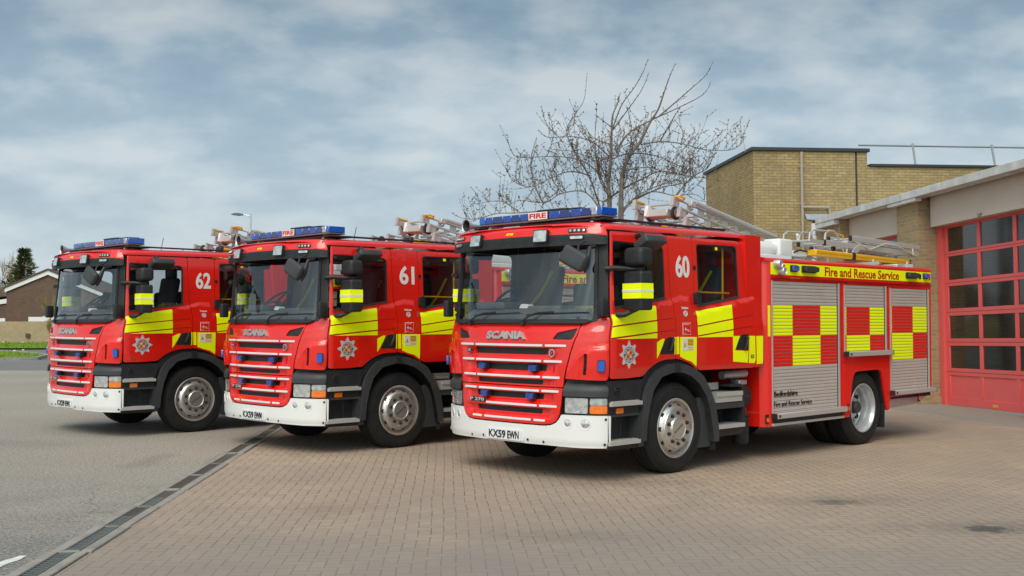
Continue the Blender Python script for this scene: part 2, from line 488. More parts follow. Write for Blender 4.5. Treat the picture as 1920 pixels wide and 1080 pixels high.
def grille_relief(u, z):
    a = abs(u); lim = .60 + (z - .9) * .07
    fade = 1 - sstep(lim, lim + .10, a)
    if fade <= 0: return 0
    d = 0
    for zs, zn in zip(STR_Z, STR_Z[1:] + [None]):
        if zn is None: continue
        gap = zs - zn; t0 = zs - .022; t1 = zs - gap * .62
        if z <= t0 and z > t1: d = -.040 * sstep(t0, t0 - .012, z)
        elif z <= t1 and z > zn + .012: d = -.040 * (z - zn - .012) / (t1 - zn - .012)
    return d * fade
BUMPC = [(.80, 1.165), (.84, 1.19), (.93, 1.30), (1.02, 1.365), (1.08, 1.39), (1.18, 1.41), (1.29, 1.42)]
def corner_relief(u, z):
    a = abs(u); zc = interp(a, BUMPC)
    r = .026 * sstep(.0, .045, zc - z) * sstep(.80, .98, a)
    r -= .022 * math.exp(-((a - 1.005) / .03) ** 2) * sstep(zc - .02, zc - .12, z)
    return r * (1 - sstep(1.27, 1.30, a) * .6)

# ------------------------------------------------------------ the fire engine
def wheel(root, cx, s, kind, y0):
    cz = .49; P = MB(); A = (0, -s, 0); o = (cx, -s * y0, cz)
    hw = .148
    prof = [(.300, -.02), (.318, .004), (.36, .010), (.41, .012), (.452, .006), (.478, -.010), (.494, -.03), (.4995, -.05)]
    for k in range(4):
        yy = -.075 - k * .058
        prof += [(.5005, yy + .018), (.489, yy + .015), (.489, yy + .005), (.5005, yy + .002)]
    prof += [(.494, -.27), (.47, -.292), (.40, -.305), (.32, -.30)]
    P.lathe(prof, o, A, RUB, 72)
    for rr, hh in ((.345, .0115), (.43, .0125), (.466, .004)):
        P.lathe([(rr - .004, hh - .006), (rr, hh + .001), (rr + .004, hh - .006)], o, A, RUB, 64)
    grp = empty_part('wheel', root)
    P.build('tyre', grp, 50)
    Rm = MB()
    if kind == 'front':
        Rm.lathe([(.298, -.04), (.322, -.006), (.326, .008), (.318, .012), (.300, .004), (.288, -.035), (.276, -.055)], o, A, CHR, 64)
        Rm.lathe([(.280, -.050), (.262, -.022), (.240, .012), (.228, .022), (.222, .020), (.216, .030), (.200, .034), (.130, .036), (.124, .050), (.116, .056), (.108, .050), (.0, .050)], o, A, CHR, 64)
        nr, nh, hr, hd = .168, .034, .252, -.012
    else:
        Rm.lathe([(.322, -.02), (.330, .002), (.326, .012), (.314, .010), (.300, -.010), (.290, -.035), (.284, -.075), (.262, -.085), (.254, -.11), (.250, -.165), (.236, -.182), (.19, -.178), (.15, -.16), (.142, -.15), (.0, -.15)], o, A, RIMG, 64)
        Rm.lathe([(.082, -.15), (.080, -.075), (.068, -.058), (.0, -.055)], o, A, DGR, 28)
        nr, nh, hr, hd = .168, -.165, .222, -.176
    for k in range(10):
        an = 2 * math.pi * (k + .5) / 10; q = Vector((cx + nr * math.cos(an), -s * y0, cz + nr * math.sin(an)))
        Rm.lathe([(.023, nh - .01), (.023, nh + .004), (.0175, nh + .006), (.0165, nh + .022), (.010, nh + .028), (0, nh + .028)], q, A, BLK, 10)
        q = Vector((cx + hr * math.cos(an + .31), -s * y0, cz + hr * math.sin(an + .31)))
        n = Vector((math.cos(an + .31), 0, math.sin(an + .31)))
        ax = (Vector(A) * .72 + n * .62).normalized() if kind == 'front' else Vector(A)
        Rm.lathe([(.030, hd - .006), (.030, hd + .004), (.024, hd + .005), (.024, hd + .0055), (0, hd + .0055)] if kind != 'front' else [(.027, -.012), (.027, -.003), (.0, -.003)], q, ax, BLK2 if kind == 'front' else BLK2, 14)
    r = Rm.build('rim', grp, 30)
    if kind == 'front':
        t = text_mesh('SCANIA', lambda a, b, d=0: Vector((cx + a * .83 - b * .55, -s * (y0 + .0505 + d), cz + a * .55 + b * .83)) if s > 0 else Vector((cx - a, y0 + .0505 + d, cz + b)), (-.085, .085, -.013, .013), DGR, 'rim_lettering', grp, .002)
    return grp
def empty_part(name, root):
    o = bpy.data.objects.new(name, None); o.empty_display_size = .1
    return link(o, root)

def star_crest(M, root, cx, cz, rx, rz):
    mb = MB()
    def disc(r0, r1, m, d, a0=0, a1=2 * math.pi, seg=40):
        vs = []; fs = []
        for k in range(seg + 1):
            a = a0 + (a1 - a0) * k / seg
            for r in (r0, r1): vs.append(M(cx + rx * r * math.cos(a), cz + rz * r * math.sin(a), d))
        for k in range(seg): fs.append((2 * k, 2 * k + 1, 2 * k + 3, 2 * k + 2))
        mb.add(vs, fs, m)
    pts = []
    for k in range(8):
        a = math.pi / 4 * k + math.pi / 2; L = 1.0 if k % 2 == 0 else .92
        for da, rr in ((-.30, .66), (-.21, .70), (-.20, .78), (-.12, .80), (-.10, .90), (-.04, .91), (0, L), (.04, .91), (.10, .90), (.12, .80), (.20, .78), (.21, .70), (.30, .66)):
            pts.append((cx + rx * rr * math.cos(a + da), cz + rz * rr * math.sin(a + da)))
    mb.prism(pts, M, .0005, .003, SILV)
    disc(0, .56, SILV, .0042); disc(.36, .545, BLKINK, .005)
    q = math.pi / 2
    for i, m in enumerate((GOLD, SIGNR, GOLD, SIGNR)): disc(0, .345, m, .0055, i * q + .03, (i + 1) * q - .03, 12)
    for a, m in ((.25 * math.pi, SIGNR), (.75 * math.pi, SILV), (1.25 * math.pi, SIGNR), (1.75 * math.pi, SILV)):
        u, v = cx + rx * .19 * math.cos(a), cz + rz * .19 * math.sin(a)
        mb.prism([(u - .018, v - .012), (u + .01, v - .018), (u + .02, v + .006), (u, v + .02), (u - .014, v + .01)], M, .005, .0065, m)
    o = mb.build('crest', root, fix=False)
    def arc(txt, a0, a1, r0, r1):
        def PM(a, b, d=0):
            an = a0 + (a1 - a0) * a; r = r0 + (r1 - r0) * b
            return M(cx + rx * r * math.cos(an), cz + rz * r * math.sin(an), .0055 + d)
        text_mesh(txt, PM, (0, 1, 0, 1), WHT, 'crest_lettering', o, .001, .01, res=1)
    arc('BEDFORDSHIRE', math.pi * .97, math.pi * .03, .395, .515)
    arc('FIRE AND RESCUE', math.pi * 1.06, math.pi * 1.94, .515, .395)
    return o

def build_engine():
    root = empty('fire_engine')
    # ---------------- front panels
    slots = []
    for (uw, z1, z0) in ((.575, 1.372, 1.305), (.560, 1.206, 1.133), (.520, 1.040, .990)):
        slots.append(rpoly([(-uw + .012, z0), (uw - .012, z0), (uw, z1), (-uw, z1)], .012, 3))
    nos = [(.955, 1.587, .02), (.70, 1.537, .03), (.634, 1.468, .03), (.866, 1.464, .02)]
    nosr = rpoly(nos, .02, 3)
    gp = [(.985, 1.622), (.955, 1.56), (.905, 1.477), (.855, 1.34), (.812, 1.174), (.796, 1.06), (.792, .974)]
    out = rpoly([(-p[0], p[1], .01) for p in reversed(gp)][::-1][::-1] and [(p[0], p[1], .01) for p in reversed(gp)] + [(-p[0], p[1], .01) for p in gp], .01, 2)
    GM = SM(relief=grille_relief)
    g = panel('front_panel', out, GM, RED, root, .022, 0, slots + [nosr, mir(nosr)], .06, .0125, BLK2)
    for i, s_ in enumerate(slots):
        zc_ = sum(p[1] for p in s_) / len(s_); uw = max(p[0] for p in s_)
        panel('grille_mesh', rect(-uw - .02, uw + .02, zc_ - .05, zc_ + .05), SURF, BLK, g, .01, -.062, (), .1)
    for n_ in (nosr, mir(nosr)): panel('air_intake', n_, SURF, BLK, g, .01, -.014, (), .1)
    low = [(.790, .964), (.779, .90), (.772, .80), (.752, .69), (.715, .625), (.66, .594), (.56, .580)]
    lo = rpoly([(-p[0], p[1], .01) for p in low][::1][::-1] + [(p[0], p[1], .01) for p in low][::1], .01, 2)
    lo = rpoly([(p[0], p[1], .01) for p in reversed(low)] + [(-p[0], p[1], .01) for p in low], .01, 2)
    s45 = [rpoly([(-uw + .012, z0), (uw - .012, z0), (uw, z1), (-uw, z1)], .012, 3) for uw, z1, z0 in ((.535, .903, .838), (.522, .740, .686))]
    lg = panel('lower_grille', lo, GM, RED, root, .022, 0, s45, .06, .0125, BLK2)
    for s_ in s45:
        zc_ = sum(p[1] for p in s_) / len(s_); uw = max(p[0] for p in s_)
        panel('grille_mesh', rect(-uw - .02, uw + .02, zc_ - .05, zc_ + .05), SURF, BLK, lg, .01, -.062, (), .1)
    segs = [[(-.815, -.555), (-.52, .52), (.555, .812)], [(-.77, -.54), (-.505, .508), (.543, .765)], [(-.743, -.51), (-.482, .503), (.533, .748)],
            [(-.73, -.493), (-.45, .494), (.527, .742)], [(-.315, .468), (.502, .723)], [(-.56, -.39), (-.345, .385), (.425, .578)]]
    for z, row in zip(STR_Z, segs):
        for a, b in row:
            panel('reflective_strip', rpoly(rect(a, b, z - .0115, z + .0115), .008, 2), GM, WSTRIP, g if z > .96 else lg, .004, .005, (), .1)
    text_mesh('SCANIA', SURF, (-.315, .288, 1.462, 1.548), CHR, 'emblem_lettering', g, .022, .05)
    b_ = panel('badge', rpoly(rect(-.675, -.585, 1.315, 1.36), .02), SURF, BLKINK, g, .006, .008)
    text_mesh('CSC', SURF, (-.662, -.598, 1.326, 1.349), SILV, 'badge_lettering', b_, .011, .01)
    gb = MB(); gb.prism([(.648 + .032 * math.cos(a * .3927) * (1 if a else 1), 1.325 + .042 * math.sin(a * .3927)) for a in range(16)], SURF, 0, .014, CHR)
    gb.prism([(.648 + .022 * math.cos(a * .3927), 1.325 + .030 * math.sin(a * .3927)) for a in range(16)], SURF, .012, .016, BLKINK)
    gb.prism([(.636, 1.315), (.655, 1.31), (.664, 1.332), (.65, 1.345), (.638, 1.335)], SURF, .015, .019, REDL)
    gb.build('griffin_badge', g)
    b_ = panel('badge', rect(-.61, -.33, .773, .822), SURF, BLKINK, lg, .006, .008, (), .1)
    text_mesh('P 270', SURF, (-.60, -.345, .780, .815), SILV, 'badge_lettering', b_, .011, .015)
    for u, z, p_ in ((-.373, 1.168, g), (.410, 1.163, g), (-.328, .871, lg), (.382, .871, lg)):
        mb = MB(); mb.prism(rpoly(rect(u - .058, u + .058, z - .032, z + .032), .012, 3), SURF, -.05, .012, BLK)
        mb.prism(rpoly(rect(u - .05, u + .05, z - .028, z + .028), .012, 3), SURF, .01, .034, BLUL)
        mb.build('blue_lamp', p_)
    # corner deflectors
    cpan = [(.815, 1.062, .01), (1.288, 1.052, .04), (.224 + UX, 1.30, .02), (.214 + UX, 1.700, .02), (1.20, 1.690, .05), (1.10, 1.665, .05), (1.000, 1.622, .02), (.955, 1.545, .02), (.916, 1.467, .02), (.868, 1.335, .02), (.826, 1.174, .02)]
    vent = rpoly([(1.022, 1.105), (1.066, 1.105), (1.070, 1.322), (1.030, 1.326)], .015, 3)
    CM = SM(relief=corner_relief)
    for sg in (1, -1):
        o_ = rpoly(cpan, .02, 4); v_ = vent
        if sg < 0: o_, v_ = mir(o_), mir(v_)
        cp = panel('corner_panel', o_, CM, RED, root, .022, 0, [v_], .035, .03, BLK2)
        panel('air_vent', inset(v_, -.01), CM, BLK2, cp, .01, -.024, (), .05)
        mb = MB()
        for k in (1.165, 1.245): mb.prism([(sg * 1.026, k), (sg * 1.066, k + .012), (sg * 1.066, k + .02), (sg * 1.026, k + .008)], CM, -.03, -.008, BLK)
        mb.build('vent_slat', cp)
        mb = MB(); mb.prism(rpoly(rect(sg * 1.21 - .036, sg * 1.21 + .036, 1.145, 1.262), .02, 3), CM, -.01, .014, BLK)
        mb.prism(rpoly(rect(sg * 1.21 - .029, sg * 1.21 + .029, 1.152, 1.255), .02, 3), CM, .012, .036, BLUB)
        mb.build('blue_lamp', cp)
        # headlamp group
        hc = rpoly([(.806, 1.05), (.806, .885), (1.285, .882), (1.294, .965), (1.28, 1.045), (1.05, 1.052)][::-1], .012, 3)
        if sg < 0: hc = mir(hc)
        panel('headlamp_cover', hc, SM(relief=lambda u, z: .030 * sstep(1.03, .93, z) - .05 * sstep(.98, 1.05, z)), DGR, root, .02, -.004, (), .05, .03)
        hl = empty_part('headlight', root)
        hb = rpoly(rect(.805, 1.308, .700, .882), .01, 2)
        if sg < 0: hb = mir(hb)
        panel('lamp_housing', hb, SURF, BLK, hl, .05, -.012, (), .05)
        for (a, b, z0, z1, m_, nm) in ((.822, 1.090, .712, .868, CLR, 'main_lens'), (1.112, 1.292, .795, .868, CLR, 'side_lens'), (1.112, 1.292, .712, .792, AMB, 'indicator_lens')):
            q = rpoly(rect(a, b, z0, z1), .018, 3)
            if sg < 0: q = mir(q)
            panel(nm, q, SURF, m_, hl, .02, .004, (), .05)
        if True:
            mb = MB(); mb.prism([(sg * .90, .716), (sg * .98, .716), (sg * 1.07, .80), (sg * 1.085, .86), (sg * 1.02, .85)], SURF, .003, .0055, CHR); mb.build('reflector', hl)
    # bumper
    bt = [(.0, .566), (.56, .566), (.66, .578), (.725, .607), (.765, .655), (.782, .690), (.80, .694), (1.335, .692)]
    bb = [(1.330, .385), (1.30, .362), (1.0, .360), (.57, .368), (0, .374)]
    bo = [(p[0], p[1], .02) for p in reversed(bt[1:])] + [(-p[0], p[1], .02) for p in bt[1:]] + [(-p[0], p[1], .02) for p in bb[:-1]] + [(p[0], p[1], .02) for p in reversed(bb[:-1])]
    BM = SM(relief=lambda u, z: .014 - .012 * sstep(.62, .70, z) * sstep(.78, .70, abs(u)) - .014 * sstep(.43, .36, z))
    bu = panel('bumper', rpoly(bo, .02, 3), BM, WHT, root, .03, 0, (), .05, .03, BLK)
    for u, z, r_ in ((.856, .607, .046), (1.066, .605, .054)):
        for sg in (1, -1):
            mb = MB(); c = BM(sg * u, z, 0); nn = (BM(sg * u, z, 1) - BM(sg * u, z, 0)).normalized()
            mb.lathe([(r_ + .006, -.004), (r_ + .003, .004), (r_ - .004, .002), (r_ - .008, -.006)], c, nn, WHT, 24)
            mb.lathe([(r_ - .006, -.002), (r_ * .6, .003), (0, .006)], c, nn, CLR, 24)
            mb.build('fog_lamp', bu)
    mb = MB()
    for u, z in ((1.27, .655), (1.262, .40), (.35, .41), (-.35, .41), (.565, .40), (-.565, .40), (-1.27, .655), (-1.262, .40)):
        c = BM(u, z, .001); nn = (BM(u, z, 1) - BM(u, z, 0)).normalized()
        mb.lathe([(.014, 0), (.014, .002), (0, .002)], c, nn, BLK, 10)
    mb.build('fixing_screw', bu)
    mb = MB()
    for u in (-.60, .60): mb.prism([(u - .0025, .372), (u + .0025, .372), (u + .0025, .57), (u - .0025, .57)], BM, -.001, .001, BLK)
    mb.build('panel_seam', bu)
    # windscreen, pillars, cowl
    ws = rpoly([(-1.115, 1.662), (1.115, 1.662), (1.118, 2.47), (-1.118, 2.47)], .05, 5)
    wsf = panel('windscreen_frame', rpoly([(-1.155, 1.655), (-1.02, 1.635), (1.02, 1.635), (1.155, 1.655), (1.155, 2.52), (-1.155, 2.52)], .03, 3), SURF, BLK, root, .03, .004, [ws], .05, .08)
    panel('windscreen', inset(ws, -.012), SURF, WSG, root, 0, -.012, (), .05, .08)
    for sg in (1, -1):
        q = [(1.16, 1.690), (1.225, 1.705), (.212 + UX, 1.715), (.216 + UX, 2.55), (1.16, 2.52)]
        q = rpoly(q, .01, 2); q = q if sg > 0 else mir(q)
        pl = panel('pillar', q, SURF, BLK, root, .05, -.004, (), .03, .1, INT)
    cw = rpoly([(-1.02, 1.628), (1.02, 1.628), (1.10, 1.655), (1.06, 1.676), (-1.06, 1.676), (-1.10, 1.655)], .01, 2)
    co_ = panel('cowl', cw, SM(relief=lambda u, z: .030 * sstep(1.70, 1.64, z)), BLK, root, .04, .004, (), .05, .02)
    for u0, u1 in ((-.74, .17), (.27, 1.06)):
        mb = MB(); mb.tube([SURF(u0, 1.645, .05), SURF(u0 + .10, 1.70, .055), SURF(u0 + .21, 1.738, .04), SURF(u0 + .42, 1.748, .03)], .011, BLK, 6)
        mb.tube([SURF(u0 + .02 + (u1 - u0 - .02) * k / 8, 1.728 + .018 * k / 8 if k > 1 else 1.72 + .01 * k, .012) for k in range(9)], .007, BLK, 5)
        mb.lathe([(.03, 0), (.03, .03), (0, .035)], SURF(u0, 1.64, .02), (SURF(u0, 1.64, 1) - SURF(u0, 1.64, 0)), BLK, 12)
        mb.build('wiper', root)
    # visor : black lower band, red upper band
    VX = [(2.3, .012), (2.55, .012), (2.62, .04), (2.66, .08), (2.70, .14)]
    VK = dict(xf=VX, wz=[(2.3, 1.20), (2.56, 1.185), (2.66, 1.15), (2.70, 1.10)], nz=[(2, 2.35)], bulge=False)
    VM = SM(**VK)
    vz = lambda a: 2.552 + (-.03 if abs(a) > 1.2 else 0)
    vb = [(-1.30, 2.448), (-1.0, 2.440), (0, 2.446), (1.0, 2.440), (1.30, 2.448)]
    vm_ = [(1.305, 2.535), (1.15, 2.552), (0, 2.556), (-1.15, 2.552), (-1.305, 2.535)]
    vs_ = panel('visor_band', rpoly([(a, b, .008) for a, b in vb + vm_], .01, 2), VM, BLK, root, .02, .012, (), .05, .04)
    vr = panel('sun_visor', rpoly([(a, b, .008) for a, b in [(p[0], p[1] + .001) for p in reversed(vm_)]] + [(1.29, 2.60), (1.22, 2.664), (0, 2.676), (-1.22, 2.664), (-1.29, 2.60)], .01, 2), VM, RED, root, .02, .012, (), .05, .015)
    for u in (-.592, .552):
        sp = MB(); sp.prism(rpoly(rect(u - .10, u + .10, 2.482, 2.602), .012, 3), VM, .0, .055, BLK); s_ = sp.build('spotlamp', vs_)
        panel('spotlamp_lens', rpoly(rect(u - .085, u + .085, 2.494, 2.590), .01, 3), VM, CLR, s_, .006, .058, (), .2)
    for sg in (1, -1):
        m1_ = MB(); a, b = sorted((sg * .88, sg * 1.08)); m1_.prism(rpoly(rect(a, b, 2.568, 2.61), .01, 2), VM, .0, .022, BLK)
        for k in range(4):
            c = VM(sg * (.908 + k * .048), 2.589, .022); nn = VM(sg * (.908 + k * .048), 2.589, 1) - VM(sg * (.908 + k * .048), 2.589, 0)
            m1_.lathe([(.016, 0), (.014, .004), (0, .005)], c, nn, CLR, 12)
        m1_.build('led_bar', vr)
        a, b = sorted((sg * .90, sg * 1.05)); m1_ = MB(); m1_.prism(rpoly(rect(a, b, 2.502, 2.542), .015, 3), VM, .01, .022, BLK); m1_.prism(rpoly(rect(a + .008, b - .008, 2.507, 2.537), .012, 3), VM, .02, .030, CLR)
        m1_.build('marker_lamp', vs_)
    text_mesh('POTTON', VM, (-.075, .075, 2.580, 2.604), YEL, 'lettering', vr, .015, .012, italic=.3)
    mb = MB()
    for u, z in ((.75, 2.645), (0, 2.655), (-.75, 2.645), (1.24, 2.632), (1.24, 2.50), (.80, 2.47), (-.02, 2.47), (-.02, 2.525), (.80, 2.53), (-.80, 2.53)):
        c = VM(u, z, .012); nn = VM(u, z, 1) - VM(u, z, 0); mb.lathe([(.011, 0), (.009, .005), (0, .006)], c, nn, DGR, 8)
    mb.build('rivet', vs_)
    # roof
    mb = MB(); vs = []; fs = []; xs = [.055, .07, .09, .12, .16, .21, .27, .36] + [.5 + .2 * k for k in range(11)] + [2.66, 2.72]; ny = 40
    for x in xs:
        Wr = 1.168 * ((1 - max(0, (XC - x) / (XC - .02)) ** 2.3) ** (1 / 2.3)) if x < XC else 1.168
        z0 = 2.60 + (.055 * sstep(.30, .06, x)) + (.03 * (x / 2.7)); H = (.115 + .0 * x) * sstep(-.10, .42, x) * 1.0 + .0
        if x < .3: H = max(.012, H - .055 * sstep(.30, .06, x))
        if x > 2.6: Wr -= (x - 2.6) * .15
        for k in range(ny + 1):
            t = math.pi * k / ny; c_ = math.cos(t); y = -Wr * (abs(c_) ** .55) * (1 if c_ > 0 else -1)
            vs.append((x, y, z0 + H * (abs(math.sin(t)) ** .62)))
    for i in range(len(xs) - 1):
        for k in range(ny): fs.append((i * (ny + 1) + k, i * (ny + 1) + k + 1, (i + 1) * (ny + 1) + k + 1, (i + 1) * (ny + 1) + k))
    mb.add(vs, fs, RED); rf = mb.build('roof', root, 60)
    mb = MB(); mb.box((1.5, -.98, 2.735), (2.2, .05, .022), BLK, ch=.005); mb.box((1.5, .98, 2.735), (2.2, .05, .022), BLK, ch=.005); mb.box((.62, -.35, 2.735), (.34, 1.3, .025), BLK, ch=.01)
    mb.build('roof_strip', rf)
    # ---------------- doors, both sides
    fd = [(.243, 1.068, .04), (.52, 1.066, .02), (.785, 1.078, .06), (.86, 1.150, .05), (.99, 1.215, .08), (1.13, 1.244, .05), (1.312, 1.248, .01), (1.316, 1.49, .05), (1.323, 1.66, .10), (1.287, 1.89, .05), (1.274, 1.95, .03), (1.258, 2.592, .03), (.262, 2.590, .05), (.236, 2.0, .1), (.230, 1.67, .02)]
    w1 = [(.330, 1.775, .02), (1.186, 1.888, .02), (1.197, 2.470, .08), (.345, 2.492, .05)]
    rd = [(1.728, 1.112, .05), (2.84, 1.108, .05), (2.862, 1.20, .05), (2.832, 1.67, .1), (2.735, 1.93, .03), (2.70, 2.03, .1), (2.628, 2.592, .05), (1.708, 2.590, .05), (1.712, 2.0, .02), (1.705, 1.67, .02)]
    w2 = [(1.782, 1.812, .02), (2.572, 1.925, .03), (2.572, 2.532, .08), (1.782, 2.522, .05)]
    bp = [(1.322, 1.252, .005), (1.42, 1.238, .03), (1.58, 1.192, .04), (1.70, 1.128, .005), (1.722, 1.110, .005), (1.698, 1.67, .01), (1.704, 2.0, .01), (1.700, 2.592, .005), (1.268, 2.592, .005), (1.284, 1.95, .03), (1.297, 1.89, .03), (1.331, 1.66, .08)]
    cc = [(2.85, 1.108, .005), (3.01, 1.125, .03), (3.01, 1.60, .02), (2.86, 1.92, .02), (2.76, 2.592, .02), (2.636, 2.592, .005), (2.708, 2.03, .05), (2.743, 1.93, .03), (2.840, 1.67, .1), (2.870, 1.20, .05)]
    def grooves(L): return [rpoly([(a, b - .0035), (c, d - .0035), (c, d + .0035), (a, b + .0035)], .003, 1) for a, b, c, d in L]
    gf = grooves([(.262, 1.600, 1.30, 1.689), (.262, 1.480, 1.30, 1.561)]); gr = grooves([(1.735, 1.602, 2.80, 1.728), (1.735, 1.492, 2.80, 1.597)])
    hf = rpoly([(1.045, 1.302, .03), (1.315 - .02, 1.302, .02), (1.296, 1.490, .02), (1.150, 1.475, .04)], .02, 3)
    hr_ = rpoly([(2.432, 1.330, .03), (2.70, 1.318, .02), (2.706, 1.505, .03), (2.555, 1.500, .04)], .02, 3)
    for sg in (1, -1):
        Sd = side(sg)
        cut = lambda p_: sx(p_, sg)
        fl = (lambda p_: p_) 
        F1 = panel('front_door', cut(rpoly(fd, .03, 4)), SURF, RED, root, .035, 0, [cut(rpoly(w1, .03, 5))] + [cut(q) for q in gf], .06, .05, INT, RED)
        F2 = panel('rear_door', cut(rpoly(rd, .03, 4)), SURF, RED, root, .035, 0, [cut(rpoly(w2, .03, 5))] + [cut(q) for q in gr], 0.06, .05, INT, RED)
        F3 = panel('cab_side', cut(rpoly(bp, .03, 3)), SURF, RED, root, .035, 0, (), 0.06, .05, INT, RED)
        F4 = panel('cab_corner', cut(rpoly(cc, .03, 3)), SURF, RED, root, .035, 0, (), 0.06, .05, INT, RED)
        for D_, L_ in ((F1, gf), (F2, gr)):
            for q in L_: panel('swage_line', cut(inset(q, -.0)), SURF, REDD, D_, .004, -.005, (), .06, .05)
        for D_, w_ in ((F1, w1), (F2, w2)):
            ww = rpoly(w_, .03, 5)
            panel('window_seal', cut(inset(ww, -.002)), SURF, BLK, D_, .03, -.006, [cut(inset(ww, .016))], None, .06)
            panel('window', cut(inset(ww, .008)), SURF, DWG, D_, 0, -.018, (), None, .06)
            lw = [(w_[0][0], w_[0][1] + .002), (w_[1][0], w_[1][1] + .002), (w_[1][0], w_[1][1] + .03), (w_[0][0], w_[0][1] + .03)]
            panel('window_trim', cut(lw), SURF, DGR, D_, .01, .004)
        panel('door_gap_seal', cut([(.24, 1.10), (2.95, 1.13), (2.95, 1.74), (.24, 1.66)]), SURF, BLK2, root, .01, -.045, (), .1, .1)
        # yellow markings on the front door (split by the grooves)
        def ydec(poly, D_, m_=YEL): panel('reflective_panel', cut(poly), SURF, m_, D_, .0035, .0035, (), .06, .05)
        x0, x1 = .252, 1.000
        l1 = lambda x: 1.600 + (x - .262) * .0857; l2 = lambda x: 1.480 + (x - .262) * .0780
        ydec([(x0, l1(x0) + .008), (x1, l1(x1) + .008), (x1, 1.822), (x0, 1.722)], F1)
        ydec([(x0, l2(x0) + .008), (x1, l2(x1) + .008), (x1, l1(x1) - .008), (x0, l1(x0) - .008)], F1)
        ydec([(.33, 1.474), (x1, 1.474), (x1, l2(x1) - .008)], F1)
        ydec([(1.0, 1.262), (1.03, 1.30), (1.095, 1.40), (1.128, 1.466), (1.09, 1.468), (1.0, 1.430)], F1)
        ydec([(1.300, 1.298), (1.314, 1.298), (1.318, 1.484), (1.300, 1.484)], F1)
        ydec([(1.336, 1.298), (1.385, 1.298), (1.378, 1.486), (1.334, 1.486)], F3)
        ydec([(1.402, 1.270), (1.50, 1.235), (1.60, 1.212), (1.694, 1.155), (1.698, 1.480), (1.398, 1.484)], F3)
        m1r = lambda x: 1.602 + (x - 1.735) * .1183; m2r = lambda x: 1.492 + (x - 1.735) * .0986
        ydec([(1.722, m1r(1.722) + .008), (2.395, m1r(2.395) + .008), (2.390, 1.845), (1.716, 1.765)], F2)
        ydec([(1.726, m2r(1.726) + .008), (2.397, m2r(2.397) + .008), (2.395, m1r(2.395) - .008), (1.722, m1r(1.722) - .008)], F2)
        ydec([(1.728, 1.476), (2.397, 1.476), (2.397, m2r(2.397) - .008), (1.728, m2r(1.728) - .008)], F2)
        ydec([(2.400, 1.190), (2.688, 1.170), (2.702, 1.308), (2.43, 1.318), (2.50, 1.44), (2.53, 1.484), (2.392, 1.484)], F2)
        ydec([(2.716, 1.165), (2.835, 1.160), (2.848, 1.20), (2.838, 1.482), (2.716, 1.482)], F2)
        ydec([(2.880, 1.150), (3.004, 1.150), (3.004, 1.480), (2.868, 1.480)], F4)
        # handles
        for h_, D_ in ((hf, F1), (hr_, F2)):
            hd = panel('handle', cut(h_), SURF, BLK, D_, .01, .004)
            xs_ = [p[0] for p in h_]; x_ = max(xs_) - .045
            mb = MB(); mb.tube([Sd(x_ - .01, 1.47, .01), Sd(x_ - .005, 1.465, .032), Sd(x_ - .03, 1.40, .036), Sd(x_ - .05, 1.345, .030), Sd(x_ - .055, 1.335, .008)], .016, BLK, 8); mb.build('grip', hd)
            hh = panel('grip_hollow', cut(inset(h_, .028)), SURF, BLK2, hd, .004, .0062)
        # stickers on the pillar panel
        if sg > 0:
            star_crest(lambda a, b, d=0: SURF(a + UX, b, d + .002), F1, .536, 1.310, .158, .150)
            k_ = lambda pts, m_, o_=.006, nm='sticker': panel(nm, cut(pts), SURF, m_, F3, .003, o_)
            s1 = k_(rect(1.434, 1.636, 1.337, 1.470), WHT, .0065)
            mb = MB(); MS = lambda a, b, d=0: SURF(a + UX, b, d + .0068)
            mb.prism([(1.448, 1.372), (1.508, 1.372), (1.478, 1.436)], MS, 0, .001, GOLD); mb.prism(rect(1.525, 1.63, 1.385, 1.462), MS, 0, .001, GOLD)
            for kk in range(4): mb.prism(rect(1.535, 1.62, 1.397 + kk * .017, 1.401 + kk * .017), MS, .001, .0016, BLKINK)
            mb.prism(rect(1.475, 1.481, 1.388, 1.415), MS, .001, .0016, BLKINK); mb.prism(rect(1.53, 1.625, 1.345, 1.350), MS, 0, .001, GOLD); mb.prism(rect(1.53, 1.625, 1.360, 1.372), MS, 0, .001, GOLD)
            mb.build('sticker_print', s1)
            s2 = k_(rect(1.446, 1.588, 1.505, 1.638), WHT, .004); mb = MB()
            mb.prism(rect(1.452, 1.582, 1.511, 1.632), MS, -.002, .0, REDR); MS2 = lambda a, b, d=0: MS(a, b, d + .0005)
            mb.prism(rect(1.470, 1.512, 1.563, 1.571), MS2, 0, .001, WHT); mb.prism(rect(1.486, 1.494, 1.548, 1.588), MS2, 0, .001, WHT)
            mb.prism(rect(1.516, 1.545, 1.560, 1.568), MS2, 0, .001, WHT); mb.prism(rect(1.52, 1.57, 1.545, 1.551), MS2, 0, .001, WHT); mb.prism(rect(1.465, 1.55, 1.616, 1.621), MS2, 0, .001, WHT); mb.prism(rect(1.462, 1.50, 1.519, 1.523), MS2, 0, .001, WHT)
            mb.build('sticker_print', s2)
            mb = MB(); mb.lathe([(.036, 0), (.034, .006), (.026, .006), (.024, .003), (0, .003)], Sd(1.508, 1.740, .0), (0, -1, 0), SILV, 20); mb.build('filler_cap', F3)
            text_mesh('Truckman', lambda a, b, d=0: SURF(a + UX, b, d), (1.440, 1.556, 1.79, 1.815), WHT, 'sticker_lettering', F3, .005, .01)
            mb = MB(); mb.lathe([(.026, 0), (.026, .008), (.018, .010), (.017, .002), (0, .002)], Sd(1.727, 2.252, 0), (0, -1, 0), BLK, 16); mb.build('door_lock', F2)
